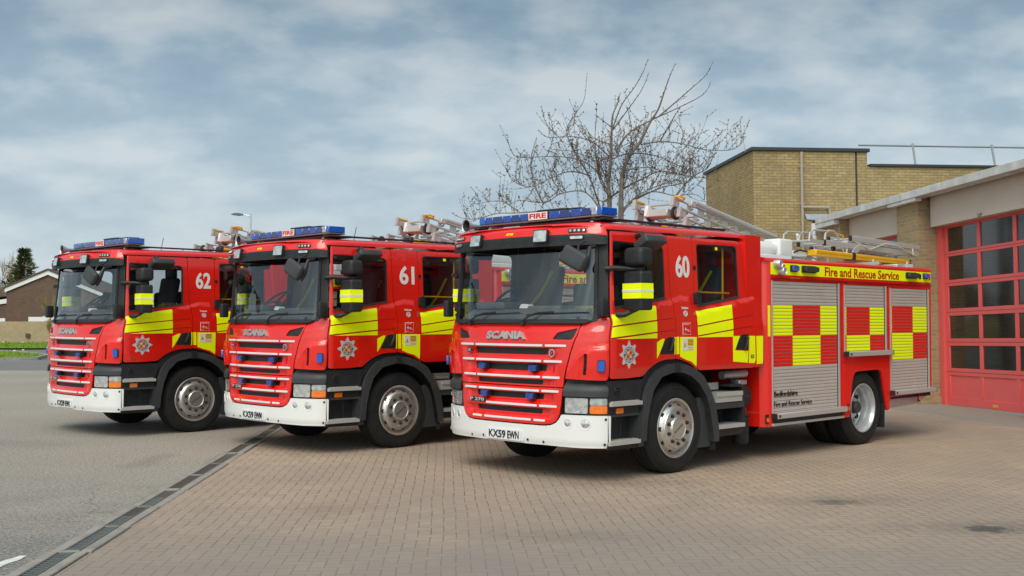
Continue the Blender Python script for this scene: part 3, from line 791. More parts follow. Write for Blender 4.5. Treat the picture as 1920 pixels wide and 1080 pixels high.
            mb = MB(); mb.prism(rpoly([(1.690, 1.845), (1.772, 1.845), (1.772, 1.975), (1.690, 1.975)], .02), lambda a, b, d=0: SURF(a + UX, b, d), -.01, .055, BLK); mb.build('side_marker', F3)
            st = panel('window_sticker', cut(rect(2.16, 2.205, 2.470, 2.505)), SURF, YEL, F2, .002, -.012)
            b_ = panel('badge', cut(rpoly(rect(2.748, 2.815, 1.222, 1.262), .012)), SURF, BLKINK, F2, .003, .006)
            text_mesh('CSC', lambda a, b, d=0: SURF(a + UX, b, d), (2.757, 2.806, 1.232, 1.253), YEL, 'badge_lettering', b_, .008, .01)
        # step housing ahead of the wheel
        SF = lambda a, b, d=0: Vector((a, -sg * (1.20 + d), b))
        hs = MB(); hs.prism([(.262, .70), (.262, 1.045), (.83, 1.045), (.80, .95), (.755, .82), (.745, .70)], SF, -.06, .004, BLK)
        hs.prism([(.262, .70), (.745, .70), (.735, .675), (.262, .675)], SF, -.16, .012, DGR)
        hs.prism([(.262, .38), (.73, .38), (.735, .675), (.262, .675)], SF, -.18, -.13, BLK)
        hs.prism([(.245, .36), (.262, .36), (.262, 1.045), (.245, 1.045)], SF, -.18, .008, BLK)
        hs.prism([(.715, .345), (.80, .345), (.80, .70), (.735, .70)], SF, -.18, .02, DGR)
        for zz in (.46, .6): hs.prism(rect(.35 if zz < .5 else .58, .362 if zz < .5 else .592, .44, .67), SF, -.13, -.12, DGR)
        hs.prism([(.245, .345), (.76, .335), (.73, .385), (.245, .385)], SF, -.17, .0, BLK)
        H_ = hs.build('step_housing', root)
        mb = MB(); mb.lathe([(.045, 0), (.042, .012), (.03, .014), (.026, .004), (0, .004)], SF(.385, .945, .004), (0, -sg, 0), BLK2, 18); mb.box(tuple(SF(.385, .945, .014)), (.05, .015, .014), BLK); mb.build('release_cap', H_)
        for z_, x0_, x1_, dd in ((.808, .262, .745, .05), (.408, .245, .728, .04)):
            st = MB(); st.prism([(x0_, z_ - .022), (x1_, z_ - .022), (x1_, z_ + .018), (x0_ + .25, z_ + .026), (x0_, z_ + .016)], SF, -.12, dd, ALU)
            for k in range(12): st.box(tuple(SF(x0_ + .03 + k * .037, z_ + .022, dd - .04)), (.016, .06, .012), ALU)
            st.build('step', root)
        mb = MB(); mb.prism(rpoly(rect(.368, .479, .707, .763), .008), SF, .0, .014, AMB); mb.build('side_indicator', H_)
        # wheel arch flare
        ao = [(.735, .40), (.748, .551), (.785, .80), (.83, .95), (.90, 1.05), (1.006, 1.135), (1.189, 1.192), (1.357, 1.199), (1.52, 1.180), (1.644, 1.139), (1.82, 1.05), (1.968, .859), (2.045, .706), (2.10, .462), (2.105, .30)]
        ai = [(2.015, .30), (1.99, .472), (1.945, .66), (1.875, .82), (1.74, .965), (1.60, 1.05), (1.45, 1.095), (1.281, 1.103), (1.078, 1.060), (.942, .930), (.872, .76), (.835, .60), (.815, .40)]
        AM = SM(wz=[(0, 1.235), (1.3, 1.235)], bulge=False, relief=lambda u, z: .012)
        fla = panel('wheel_arch', sx([(a, b) for a, b in reversed(ao)][::-1] + ai if False else ai[::-1] + ao[::-1], sg), AM, DGR, root, .10, 0, (), None, .06)
        mb = MB(); mb.prism(rect(1.30, 1.40, 1.10, 1.205), SF, .04, .052, BLK); mb.build('arch_joint', fla)
        ln = MB(); pts = [(a, b) for a, b in ai]; vs = []; fs = []
        for a, b in pts: vs += [(a, -sg * 1.24, b), (a, -sg * .80, b)]
        for k in range(len(pts) - 1): fs.append((2 * k, 2 * k + 1, 2 * k + 3, 2 * k + 2))
        ln.add(vs, fs, BLK2); ln.box((1.42, -sg * .80, .72), (1.25, .02, .8), BLK2); ln.build('arch_liner', root)
        up_ = MB(); up_.prism([(.80, 1.045), (.86, 1.14), (1.0, 1.21), (1.3, 1.24), (1.5, 1.215), (1.66, 1.15), (1.76, 1.10), (1.76, 1.0), (1.5, 1.13), (1.3, 1.17), (1.0, 1.12), (.80, .95)], SF, -.10, .005, BLK2); up_.build('arch_top', root)
        mf = MB(); mf.prism([(1.80, .24), (2.085, .24), (2.10, .36), (2.0, .62), (1.86, .80), (1.80, .80)], SF, -.06, -.03, DGR); mf.box((2.05, -sg * 1.02, .45), (.02, .40, .50), BLK); mf.build('mudflap', root)
        # rear steps behind the wheel
        rs = MB(); rs.prism([(2.09, .34), (2.60, .345), (2.69, .40), (2.70, .90), (2.60, .925), (2.40, .925), (2.40, .90), (2.63, .89), (2.64, .44), (2.09, .43)], SF, -.30, .0, BLK)
        rs.prism(rect(2.09, 2.66, .655, .725), SF, -.28, .008, DGR); rs.prism(rect(2.09, 2.64, .40, .90), SF, -.30, -.27, BLK2)
        rs.build('step_housing', root)
        st = MB(); st.prism(rect(2.10, 2.605, .730, .795), SF, -.26, .018, ALU); st.prism(rect(2.10, 2.605, .797, .845), SF, -.26, .03, ALU); st.build('step', root)
        st = MB(); st.prism(rect(2.09, 2.395, .862, .945), SF, -.18, -.17, ALU)
        for k in range(6):
            for j in range(2): st.lathe([(.016, 0), (.010, .006), (0, .007)], SF(2.12 + k * .048, .885 + j * .038, -.17), (0, -sg, 0), ALU, 8)
        st.build('tread_plate', root)
        st = MB(); st.prism(rect(2.11, 2.66, .428, .472), SF, -.24, .02, ALU); st.build('step', root)
        tk = MB(); tk.lathe([(.0, .0), (.075, -.004), (.118, -.02), (.135, -.06), (.135, -.40)], (2.84, -sg * 1.13, .765), (0, -sg, 0), BLK, 32); tk.lathe([(.016, 0), (.012, .01), (0, .012)], (2.84, -sg * 1.13, .765), (0, -sg, 0), DGR, 8)
        tk.build('air_tank', root)
        tk = MB(); tk.prism(rpoly(rect(2.705, 2.755, .578, .64), .01), SF, -.06, -.03, REDL); tk.build('reflector', root)
        tk = MB(); tk.tube([(2.5, -sg * 1.0, 1.02), (2.95, -sg * 1.02, 1.03)], .05, STEEL, 12); tk.build('silencer_pipe', root)
        tk = MB(); tk.tube([(2.62, -sg * 1.05, .97), (2.66, -sg * 1.1, .84), (2.76, -sg * 1.12, .86)], .018, BLK, 6); tk.build('hose', root)
        tk = MB(); tk.box((2.80, -sg * 1.05, .93), (.16, .1, .06), STEEL, ch=.01); tk.build('valve', root)
        tk = MB(); tk.lathe([(.10, 0), (.10, .3), (.08, .33), (0, .33)], (2.88, -sg * 1.0, .52), (0, 0, -1), BLK, 20); tk.build('filter', root)
        # mirrors
        mr = empty_part('mirror', root); Y = -1.42 if sg > 0 else 1.35; MX = 0 if sg > 0 else .12
        mb = MB(); mb.box((MX + .47, Y, 1.968), (.17, .275, .40), BLK, rot=sg * R(-8), ch=.028); hsg = mb.build('mirror_housing', mr)
        mb = MB(); mb.box((MX + .467, Y, 1.965), (.172, .277, .155), YEL, rot=sg * R(-8), ch=.0); bnd = mb.build('reflective_band', mr)
        mb = MB(); mb.box((MX + .466, Y, 1.966), (.176, .281, .026), PLATE, rot=sg * R(-8)); mb.build('band_stripe', mr)
        mb = MB(); mb.box((MX + .475, Y, 2.315), (.19, .275, .19), BLK, rot=sg * R(-8), ch=.05); mb.box((MX + .49, Y, 2.19), (.07, .12, .06), BLK, ch=.02); mb.build('upper_mirror', mr)
        mb = MB(); mb.tube([(.25, -sg * 1.17, 2.195), (.30, -sg * 1.26, 2.200), (.42, -sg * 1.32, 2.195), (.48 + MX, Y, 2.19)], [.030, .026, .024, .022], BLK, 10); mb.build('mirror_arm', mr); mb = MB()
        mb.tube([(.37, -sg * 1.215, 1.725), (.40, -sg * 1.30, 1.725), (.44 + MX, -sg * 1.34, 1.745), (.47 + MX, Y, 1.785)], [.034, .030, .020, .022], BLK, 10); mb.build('lower_arm', mr); mb = MB(); mb.box((.175, -sg * 1.200, 1.80), (.11, .08, .19), BLK, ch=.02)
        mb.build('arm_bracket', mr)
        mb = MB(); mb.box((.77, -sg * 1.34, 2.475), (.34, .20, .09), DGR, rot=Matrix.Rotation(sg * R(-28), 3, 'X'), ch=.025); mb.tube([(.74, -sg * 1.17, 2.55), (.74, -sg * 1.24, 2.575), (.75, -sg * 1.30, 2.51)], .028, BLK, 8)
        mb.build('kerb_mirror', mr)
    fm = MB(); rr = Matrix.Rotation(R(24), 3, 'X') @ Matrix.Rotation(R(14), 3, 'Y')
    fm.box((-.18, -1.13, 2.285), (.09, .33, .19), DGR, rot=rr, ch=.04); fm.tube([(.04, -1.07, 2.47), (-.08, -1.10, 2.42), (-.12, -1.13, 2.34)], .013, BLK, 6); fm.tube([(.10, -1.16, 2.42), (-.02, -1.20, 2.40), (-.12, -1.24, 2.22), (-.14, -1.24, 2.14)], [.012, .02, .04, .012], BLK, 8)
    fm.build('front_mirror', root)
    # ---------------- light bar
    lb = empty_part('light_bar', root)
    mb = MB(); mb.box((.57, 0, 2.772), (.26, 1.90, .018), mat('bar_tray', (.16, .12, .11), .5), ch=.004)
    for y in (-.80, .80): mb.prism([(.44, 2.69), (.70, 2.69), (.66, 2.765), (.48, 2.765)], lambda a, b, d=0, y=y: Vector((a, y + d, b)), -.02, .02, STEEL); mb.tube([(.45, y, 2.70), (.57, y + .10 * (1 if y > 0 else -1), 2.75), (.69, y, 2.70)], .012, BLK, 6)
    mb.build('mounting', lb)
    edges = [-.955, -.88, -.80, -.66, -.50, -.34, -.17]; mm = [BLUB, CLR, BLUD, BLUL, BLUD, BLUL]
    for a, b, m_ in zip(edges, edges[1:], mm):
        mb = MB(); mb.box((.57, (a + b) / 2, 2.824), (.25, b - a - .002, .080), m_, ch=.006); mb.build('lens', lb)
    for a, b, m_ in ((.14, .28, BLUL), (.28, .42, BLUD), (.42, .56, BLUL), (.56, .73, BLUD), (.73, .86, BLUL), (.86, .965, BLUB)):
        mb = MB(); mb.box((.57, (a + b) / 2, 2.824), (.25, b - a - .002, .080), m_, ch=.006); mb.build('lens', lb)
    mb = MB(); mb.box((.568, -.015, 2.826), (.26, .30, .088), BLKINK, ch=.006); mb.box((.438, -.015, 2.826), (.012, .290, .082), WHT); sgn = mb.build('fire_sign', lb)
    text_mesh('FIRE', lambda a, b, d=0: Vector((.4315 - d, -a, b)), (-.115, .145, 2.799, 2.855), SIGNR, 'sign_lettering', sgn, .001, .035)
    mb = MB(); mb.box((.66, -.10, 2.885), (.22, .45, .045), BLKINK, ch=.01); mb.box((.78, -.25, 2.905), (.20, .34, .02), BLK, ch=.006); mb.box((.70, -.08, 2.80), (.1, .3, .16), BLKINK); mb.build('siren_box', root)
    hn = MB(); hn.lathe([(.075, 0), (.068, .01), (.03, .10), (.018, .26), (.022, .42), (0, .43)], (.28, 1.02, 2.77), (1, -.05, 0), STEEL, 24); hn.lathe([(.068, .011), (.02, .09), (0, .09)], (.28, 1.02, 2.77), (1, -.05, 0), BLK2, 24); hn.box((.50, 1.02, 2.72), (.06, .05, .08), STEEL); hn.build('air_horn', root)
    an = MB(); an.tube([(1.25, -.35, 2.72), (1.28, -.38, 2.93)], .005, BLK, 5); an.tube([(1.7, -.2, 2.72), (1.7, -.2, 2.80)], .006, BLK, 5); an.build('aerial', root)
    # ---------------- interior
    it = MB(); it.box((1.55, 0, 1.30), (2.7, 2.2, .26), BLK2); it.box((1.35, 0, .98), (2.6, 1.5, .60), BLK2); it.box((.62, 0, .80), (1.0, 1.4, .5), BLK2); it.box((2.86, 0, 1.9), (.03, 2.25, 1.45), INT); it.box((1.5, 0, 2.575), (2.5, 2.2, .02), INT)
    it.build('cab_floor', root)
    ds = MB(); ds.prism([(.14, 1.45), (.14, 1.70), (.30, 1.79), (.55, 1.79), (.62, 1.70), (.60, 1.45)], lambda a, b, d=0: Vector((a, d, b)), -.90, .90, DASH); ds.box((.42, .62, 1.83), (.3, .5, .09), DASH, ch=.03); ds.box((.45, -.2, 1.80), (.25, .5, .05), DASH, ch=.02); ds.build('dashboard', root)
    ds = MB(); ds.prism(rpoly([(-.09, 0), (.09, 0), (.05, .05), (-.05, .045)], .02), lambda a, b, d=0: Vector((.36 + d, .12 + a, 1.80 + b)), 0, .08, WHT); ds.build('document_clip', root)
    sw = MB(); ax = Vector((-.75, 0, 1)).normalized(); c0 = Vector((.66, .62, 1.93)); a_ = Vector((0, 1, 0)); b_ = ax.cross(a_)
    sw.tube([c0 + (a_ * math.cos(t * .2618) + b_ * math.sin(t * .2618)) * .225 for t in range(25)], .016, BLK, 8, False)
    for t in (0.3, 2.84, 4.71): sw.tube([c0, c0 + (a_ * math.cos(t) + b_ * math.sin(t)) * .22], .014, BLK, 6)
    sw.tube([c0, c0 - ax * .3], .04, BLK, 8); sw.build('steering_wheel', root)
    for x_, ys in ((.98, (-.62, .62)), (2.25, (-.75, -.25, .25, .75))):
        for y_ in ys:
            se = MB(); se.box((x_, y_, 1.62), (.48, .48, .14), SEATM, ch=.04); se.box((x_ + .25, y_, 1.98), (.12, .46, .66), SEATM, rot=Matrix.Rotation(R(10), 3, 'Y'), ch=.045); se.box((x_ + .31, y_, 2.38), (.09, .26, .18), SEATM, ch=.035); se.box((x_, y_, 1.50), (.3, .3, .14), BLK2)
            s_ = se.build('seat', root)
            if x_ > 2 or y_ > 0:
                bl = MB(); bl.tube([(x_ + .17, y_ - .17, 2.25), (x_ + .12, y_ - .02, 1.98), (x_ + .04, y_ + .2, 1.72)], .020, BELTM, 4); bl.build('seat_belt', s_)
    gb_ = MB(); gb_.tube([(1.79, -1.10, 1.985), (2.52, -1.10, 1.98)], .011, YPL, 6); gb_.tube([(2.42, -1.08, 1.62), (2.42, -1.08, 2.52)], .012, YPL, 6); gb_.tube([(1.79, 1.10, 1.985), (2.52, 1.10, 1.98)], .011, YPL, 6); gb_.build('grab_rail', root)
    jk = MB()
    for x_, y_ in ((1.55, -.55), (1.62, .35)): jk.box((x_, y_, 1.86), (.12, .34, .5), SEATM, ch=.05); jk.box((x_, y_, 1.82), (.13, .345, .05), YEL, ch=.01); jk.box((x_, y_, 1.68), (.13, .345, .05), YEL, ch=.01)
    jk.build('hung_tunic', root)
    # ---------------- gantry slab behind the cab
    sl = MB(); sl.prism([(2.74, 1.95), (2.87, 1.64), (3.02, 1.60), (3.02, 2.672), (2.70, 2.672)], lambda a, b, d=0: Vector((a, d, b)), -1.205, 1.205, RED); sl.box((2.94, 0, 1.40), (.16, 2.34, .55), RED); sl.build('crew_bulkhead', root)
    # ---------------- equipment body
    bx0, bx1 = 3.16, 7.375
    fr = MB(); fr.prism([(-1.15, .39), (1.15, .39), (1.15, 2.40), (-1.15, 2.40)], lambda a, b, d=0: Vector((3.055 + d, a, b)), .0, .03, RED)
    for s_ in (1, -1):
        fr.add([(3.06, -s_ * 1.14, .39), (3.085, -s_ * 1.21, .39), (3.12, -s_ * 1.242, .39), (3.162, -s_ * 1.25, .39), (3.06, -s_ * 1.14, 2.40), (3.085, -s_ * 1.21, 2.40), (3.12, -s_ * 1.242, 2.40), (3.162, -s_ * 1.25, 2.40)], [(0, 1, 5, 4), (1, 2, 6, 5), (2, 3, 7, 6)], RED)
    body = fr.build('body_front', root, 50)
    core = MB(); core.box((5.24, 0, 1.72), (4.2, 2.34, 1.28), BLK2); core.box((3.98, 0, .72), (1.6, 2.30, .62), BLK2); core.box((6.7, 0, .95), (1.3, 2.34, .55), BLK2); core.box((5.2, 0, .62), (4.6, .9, .22), BLK2); core.box((3.2, 0, .75), (3.4, .8, .3), BLK2)
    core.build('chassis', root)
    rt = MB(); rt.box((5.265, 0, 2.385), (4.21, 2.40, .03), ALUS); rt.box((7.36, 0, 1.5), (.02, 2.46, 1.8), RED)
    for s_ in (1, -1): rt.prism([(1.252, 2.372), (1.252, 2.395), (1.235, 2.418), (1.20, 2.425), (1.17, 2.425), (1.17, 2.372)], lambda a, b, d=0, s_=s_: Vector((bx0 - .1 + d, -s_ * a, b)), 0, bx1 - bx0 + .1, RED)
    rt.build('body_roof', root)
    for sg in (1, -1):
        FM = flat(1.25, sg)
        qx = (lambda L: [tuple(p) for p in L]) if sg > 0 else (lambda L: [(-p[0], *p[1:]) for p in reversed(L)])
        sh = [(3.180, 4.745, .545, 2.142), (4.885, 6.005, 1.252, 2.132), (6.130, 7.285, .69, 2.112)]
        arch = [(4.99, .395), (5.045, .70), (5.072, .83), (5.105, .92), (5.15, .97), (5.22, .985), (5.76, .995), (5.82, .975), (5.86, .93), (5.90, .82), (5.945, .66), (6.00, .44)]
        outl = [(3.160, .395), (4.99, .395)] + arch[1:] + [(6.035, .425), (6.085, .445), (6.105, .60), (7.375, .622), (7.375, 2.372), (3.160, 2.372)]
        bs = panel('body_side', qx(outl), FM, RED, root, .03, 0, [qx(rect(a, b, c, d)) for a, b, c, d in sh], None, None, BLK2)
        af = panel('arch_trim', qx(rpoly([(4.86, .405), (4.985, .400)] + [(a - .012 if a < 5.4 else a + .012, b + .006) for a, b in arch[1:]] + [(6.075, .455), (6.06, 1.10), (4.85, 1.085)], .01, 2)), FM, RED, bs, .012, .012)
        lb_ = panel('reflective_band', qx(rect(3.166, 7.368, 2.218, 2.362)), FM, YEL, bs, .004, .003)
        if True:
            tb = (4.406, 6.395, 2.228, 2.350)
            TM = FM if sg > 0 else (lambda a, b, d=0: Vector((10.8 - a, 1.25 + d, b)))
            text_mesh('Fire and Rescue Service', TM, tb, SIGNR, 'side_lettering', bs, .005, .026)
            text_mesh('POTTON', TM, (3.60, 3.82, 2.166, 2.190), GOLD, 'lettering', bs, .004, .01, italic=.2)
        mk = lambda x_: x_ if sg > 0 else x_
        BF = lambda a, b, d=0: Vector((a, -sg * (1.25 + d), b))
        mb = MB()
        for x_, z_ in ((3.262, 2.345), (3.352, 2.262)): mb.lathe([(.050, 0), (.050, .075), (.040, .088), (.034, .078), (0, .075)], BF(x_, z_, 0), (0, -sg, -.0), STEEL, 20)
        mb.build('scene_light', bs)
        for x_ in (3.45, 7.325): mb = MB(); mb.prism(rect(x_ - .02, x_ + .02, 2.248, 2.345), BF, .004, .008, AMB if x_ > 9 else REDR); mb.build('red_marker', bs)
        for x_ in (3.664, 7.19): mb = MB(); mb.prism(rpoly(rect(x_ - .075, x_ + .075, 2.262, 2.345), .015), BF, .003, .02, BLK); mb.prism(rpoly(rect(x_ - .06, x_ + .06, 2.272, 2.335), .015), BF, .018, .055, BLUB); mb.build('blue_lamp', bs)
        for x_, w_ in ((4.02, .17), (6.76, .17)): mb = MB(); mb.prism(rpoly([(x_ - w_, 2.258, .02), (x_ + w_ * .8, 2.258, .04), (x_ + w_, 2.30, .04), (x_ + w_ * .8, 2.345, .04), (x_ - w_, 2.345, .02)], .02), BF, .003, .03, BLK); mb.prism(rpoly([(x_ - w_ + .02, 2.268, .02), (x_ + w_ * .7, 2.268, .04), (x_ + w_ * .85, 2.30, .04), (x_ + w_ * .7, 2.335, .04), (x_ - w_ + .02, 2.335, .02)], .02), BF, .028, .075, DGR); mb.build('side_floodlight', bs)
        mb = MB(); mb.prism(rpoly(rect(6.985, 7.055, 2.262, 2.33), .01), BF, .003, .012, BLKINK); mb.build('socket', bs)
        mb = MB(); mb.box(tuple(BF(5.27, 2.176, .012)), (4.18, .028, .012), REDD); mb.build('drip_rail', bs)
        # shutters
        cols = [[3.65, 4.30], [4.95, 5.57], [6.19, 6.81]]
        colr = [('Y', 'R', 'Y'), ('Y', 'R', 'Y'), ('Y', 'R', 'Y')]
        for i, (a, b, c, d) in enumerate(sh):
            mb = MB(); xs_ = [a] + [q for q in cols[i] if a < q < b] + [b]; zz = [d]; 
            p_ = .04145; k = 0
            zt = d
            lines = []
            while zt > c + .001:
                zb = max(c, zt - p_); lines.append((zt, zb)); zt = zb
            for (zt, zb) in lines:
                zm = (zt + zb) / 2
                row = 0 if 1.472 < zm < 1.845 else (1 if 1.10 < zm < 1.472 else None)
                prof = [(zt, -.015), (zt - .0022, -.0145), (zt - .0045, -.0050), ((zt + zb) / 2, -.0035), (zb + .0022, -.0050), (zb, -.015)]
                for j in range(len(xs_) - 1):
                    m_ = ALUS
                    if row is not None:
                        cl_ = colr[i][j]
                        if row == 1: cl_ = 'Y' if cl_ == 'R' else 'R'
                        m_ = YEL if cl_ == 'Y' else REDR
                    for (z1_, d1_), (z2_, d2_) in zip(prof, prof[1:]):
                        mm_ = m_ if min(d1_, d2_) > -.0125 else (SGAP if max(d1_, d2_) < -.0144 else ALUS)
                        q = [BF(xs_[j], z1_, d1_), BF(xs_[j], z2_, d2_), BF(xs_[j + 1], z2_, d2_), BF(xs_[j + 1], z1_, d1_)]
                        mb.add(q if sg > 0 else q[::-1], [(0, 1, 2, 3)], mm_)
            so_ = mb.build('roller_shutter', root, 25, fix=False)
            ed = MB(); ed.box(tuple(BF(a + .005, (c + d) / 2, .002)), (.014, .022, d - c), ALU); ed.build('guide_rail', so_)
            ed = MB(); ed.box(tuple(BF(b - .008, (c + d) / 2, .002)), (.030, .024, d - c), ALU); ed.box(tuple(BF(b - .030, (c + d) / 2, -.006)), (.016, .012, d - c), BLK2); ed.build('guide_rail', so_)
            if i == 0 and True:
                SMf = (lambda a, b, d=0: BF(a, b, d - .002)) if sg > 0 else (lambda a, b, d=0: Vector((7.9 - a, 1.248 + d, b)))
                text_mesh('Bedfordshire', SMf, (3.228, 3.745, .742, .808), BLKINK, 'shutter_lettering', so_, .005, .006, res=5)
                text_mesh('Fire and Rescue Service', SMf, (3.228, 4.075, .620, .684), BLKINK, 'shutter_lettering', so_, .005, -.012, res=5)
        for (a, b, c, d) in ((3.170, 4.845, .482, .545), (4.868, 6.095, 1.190, 1.254), (6.112, 7.392, .630, .692)):
            mb = MB(); mb.box(tuple(BF((a + b) / 2, (c + d) / 2, .035)), (b - a, .075, d - c), ALU, ch=.006); mb.box(tuple(BF(a + .004, (c + d) / 2, .035)), (.012, .079, d - c + .004), BLK); mb.box(tuple(BF(b - .004, (c + d) / 2, .035)), (.012, .079, d - c + .004), BLK); mb.box(tuple(BF(a + .07, (c + d) / 2, .0735)), (.035, .004, .03), BLKINK); mb.build('step_rail', root)
        mb = MB(); mb.box(tuple(BF(4.0, .452, -.012)), (1.64, .05, .058), BLK); mb.box(tuple(BF(4.0, .412, .0)), (1.66, .05, .03), ALU); mb.build('sill', root)
        mb = MB(); mb.box(tuple(BF(6.73, .60, -.03)), (1.24, .04, .06), BLK2); mb.build('sill', root)
        mb = MB(); mb.prism([(6.11, .575), (7.33, .585), (7.30, .545), (6.95, .46), (6.11, .44)], BF, -.10, -.06, STEEL); mb.build('under_locker', root)
        for x_, z_ in ((3.085, .48), (4.952, .515), (6.95, .552)):
            mb = MB(); mb.prism(rect(x_ - .03, x_ + .03, z_ - .05, z_ + .06), (lambda a, b, d=0: Vector((a, -sg * (1.235 + d), b))) if x_ < 3.2 else BF, .0, .012, BLK); mb.prism(rpoly(rect(x_ - .018, x_ + .018, z_ - .03, z_ + .02), .006), (lambda a, b, d=0: Vector((a, -sg * (1.235 + d), b))) if x_ < 3.2 else BF, .010, .026, AMB); mb.build('side_marker', root)
        mb = MB(); mb.prism(rect(3.108, 3.152, 1.472, 1.845), lambda a, b, d=0: Vector((a, -sg * (1.247 + d), b)), -.004, .003, YEL); mb.build('reflective_tab', root)
        ln = MB(); vs = []; fs = []
        for a, b in arch: vs += [(a, -sg * 1.24, b), (a, -sg * .5, b)]
        for k in range(len(arch) - 1): fs.append((2 * k, 2 * k + 1, 2 * k + 3, 2 * k + 2))
        ln.add(vs, fs, BLK2); ln.build('arch_liner', root)
        mb = MB(); mb.box((5.985, -sg * .95, .43), (.02, .56, .48), BLK, rot=Matrix.Rotation(R(3), 3, 'Y')); mb.build('mudflap', root)
        for y_ in (1.205, .875):
            if y_ > 1: wheel(root, 5.43, sg, 'rear', y_)
            else:
                t = MB(); t.lathe([(.30, -.02), (.42, .01), (.478, -.01), (.4995, -.04), (.4995, -.25), (.47, -.29), (.3, -.30)], (5.43, -sg * y_, .49), (0, -sg, 0), RUB, 48); t.build('inner_tyre', root)
        wheel(root, 1.405, sg, 'front', 1.165)
    ax_ = MB(); ax_.tube([(1.405, -.9, .47), (1.405, .9, .47)], .06, BLK, 10); ax_.tube([(5.43, -.9, .49), (5.43, .9, .49)], .10, BLK, 12); ax_.box((5.43, 0, .49), (.4, .4, .36), BLK, ch=.08); ax_.box((.35, 0, .48), (.3, 1.8, .12), BLK, ch=.02); ax_.build('axle', root)
    # ---------------- roof equipment fixed to the body
    mo = MB(); mo.tube([(3.35, -.55, 2.60), (3.95, -.55, 2.60), (4.30, -.55, 2.61)], [.095, .095, .10], WHT, 20); mo.box((4.43, -.55, 2.62), (.32, .26, .24), WHT, ch=.03); mo.box((4.74, -.58, 2.555), (.42, .20, .08), WHT, ch=.015); mo.box((4.74, -.58, 2.47), (.36, .16, .08), STEEL, ch=.01); mo.box((3.75, -.62, 2.46), (1.0, .5, .08), WHT, ch=.01); mo.box((4.3, -.62, 2.46), (.34, .3, .06), DGR, ch=.01)
    mo.tube([(4.60, -.68, 2.57), (4.72, -.70, 2.60), (4.90, -.70, 2.59)], .012, BLK, 6)
    mo.build('roof_monitor', root)
    gt = MB()
    for x_ in (6.05, 7.05): gt.box((x_, -.70, 2.46), (.05, .9, .04), STEEL); gt.tube([(x_, -1.05, 2.42), (x_, -1.05, 2.52)], .018, STEEL, 8); gt.tube([(x_, -.35, 2.42), (x_, -.35, 2.56)], .018, STEEL, 8)
    gt.box((6.6, -.45, 2.47), (.5, .3, .10), REDR, ch=.01); gt.box((7.0, -.9, 2.45), (.5, .3, .05), STEEL, ch=.01)
    gt.build('ladder_gantry', root)
    bmr = MB(); bmr.box((2.93, 0, 2.70), (.10, .9, .08), STEEL); bmr.box((2.93, .0, 2.78), (.06, .75, .10), STEEL); bmr.build('ladder_rest', root)
    return root

def number_parts(root, num, reg):
    text_mesh(num, lambda a, b, d=0: SURF(a + UX, b, d), (1.395, 1.640, 2.136, 2.380), WHT, 'fleet_number', root, .0035, .026, res=8)
    BMx = lambda a, b, d=0: Vector((-.064 - d + .03 * (a / .6) ** 2, -a, b))
    mb = MB(); mb.prism(rpoly(rect(-.26, .26, .3885, .4995), .01, 3), BMx, .004, .016, PLATE); p_ = mb.build('number_plate', root)
    mb = MB(); mb.prism(rpoly(rect(-.285, .285, .38, .508), .02, 3), BMx, -.02, .004, WHT); mb.build('plate_backing', p_)
    a, b = reg.split(' ')
    text_mesh(a, BMx, (-.232, .028, .403, .485), BLKINK, 'plate_lettering', p_, .018, .012)
    text_mesh(b, BMx, (.062, .232, .403, .485), BLKINK, 'plate_lettering', p_, .018, .012)
# ------------------------------------------------------------ ladders carried on the roofs
def ladder_section(mb, x0, x1, hw, z, bh, m, rung=True):
    for s in (1, -1):
        mb.box(((x0 + x1) / 2, s * hw, z + bh / 2 - .006), (x1 - x0, .036, .014), m)
        mb.box(((x0 + x1) / 2, s * hw, z - bh / 2 + .006), (x1 - x0, .036, .014), m)
        k = 0; x = x0 + .03
        while x < x1:
            mb.box((x + .05, s * hw, z), (.11 if k % 2 == 0 else .05, .022, bh - .03), m); x += .26; k += 1
        mb.box((x0 + .012, s * hw, z), (.03, .055, bh + .02), m)
    if rung:
        x = x0 + .12
        while x < x1: mb.tube([(x, -hw, z), (x, hw, z)], .016, m, 6); x += .3
def make_triple():
    root = empty('extension_ladder')
    zz = [(.0, .30, 0.165, .10), (.11, .335, .055, .105), (.20, .37, -.055, .105)]
    for x0, hw, z, bh in zz:
        mb = MB(); ladder_section(mb, x0, 3.65, hw, z, bh, ALU); mb.build('ladder_section', root)
    for s in (1, -1):
        mb = MB(); mb.lathe([(.0, -.02), (.075, -.02), (.085, -.012), (.085, .012), (.075, .02), (.03, .022), (0, .026)], (.22, s * .20, .075), (0, 1, 0), DGR, 22); mb.lathe([(.055, .021), (.05, .026), (0, .026)], (.22, s * .20, .075), (0, -1, 0), STEEL, 16); mb.build('wheel', root)
        mb = MB(); mb.tube([(.03, s * .30, .225), (.06, s * .36, .235), (.16, s * .37, .235), (.2, s * .30, .225)], .013, YPL, 6); mb.box((.10, s * .30, .215), (.18, .05, .03), YPL, ch=.008); mb.build('handle', root)
    mb = MB(); mb.box((.16, 0, .06), (.14, .34, .10), ALU, ch=.01); mb.box((.3, 0, .10), (.1, .60, .05), ALU, ch=.01); mb.box((.10, .14, .08), (.1, .05, .14), WHT, ch=.006); mb.build('head_block', root)
    mb = MB()
    for s in (-1,): mb.tube([(.42, s * .335, .245), (2.25, s * .335, .255)], .030, ALU, 12); mb.box((.36, s * .335, .215), (.10, .06, .08), ALU, ch=.01)
    mb.build('prop_pole', root)
    mb = MB(); mb.box((1.75, -.10, -.155), (3.6, .15, .075), YPL, ch=.008); mb.box((-.02, -.10, -.155), (.07, .155, .08), BLK, ch=.01)
    mb.build('yellow_beam', root)
    return root
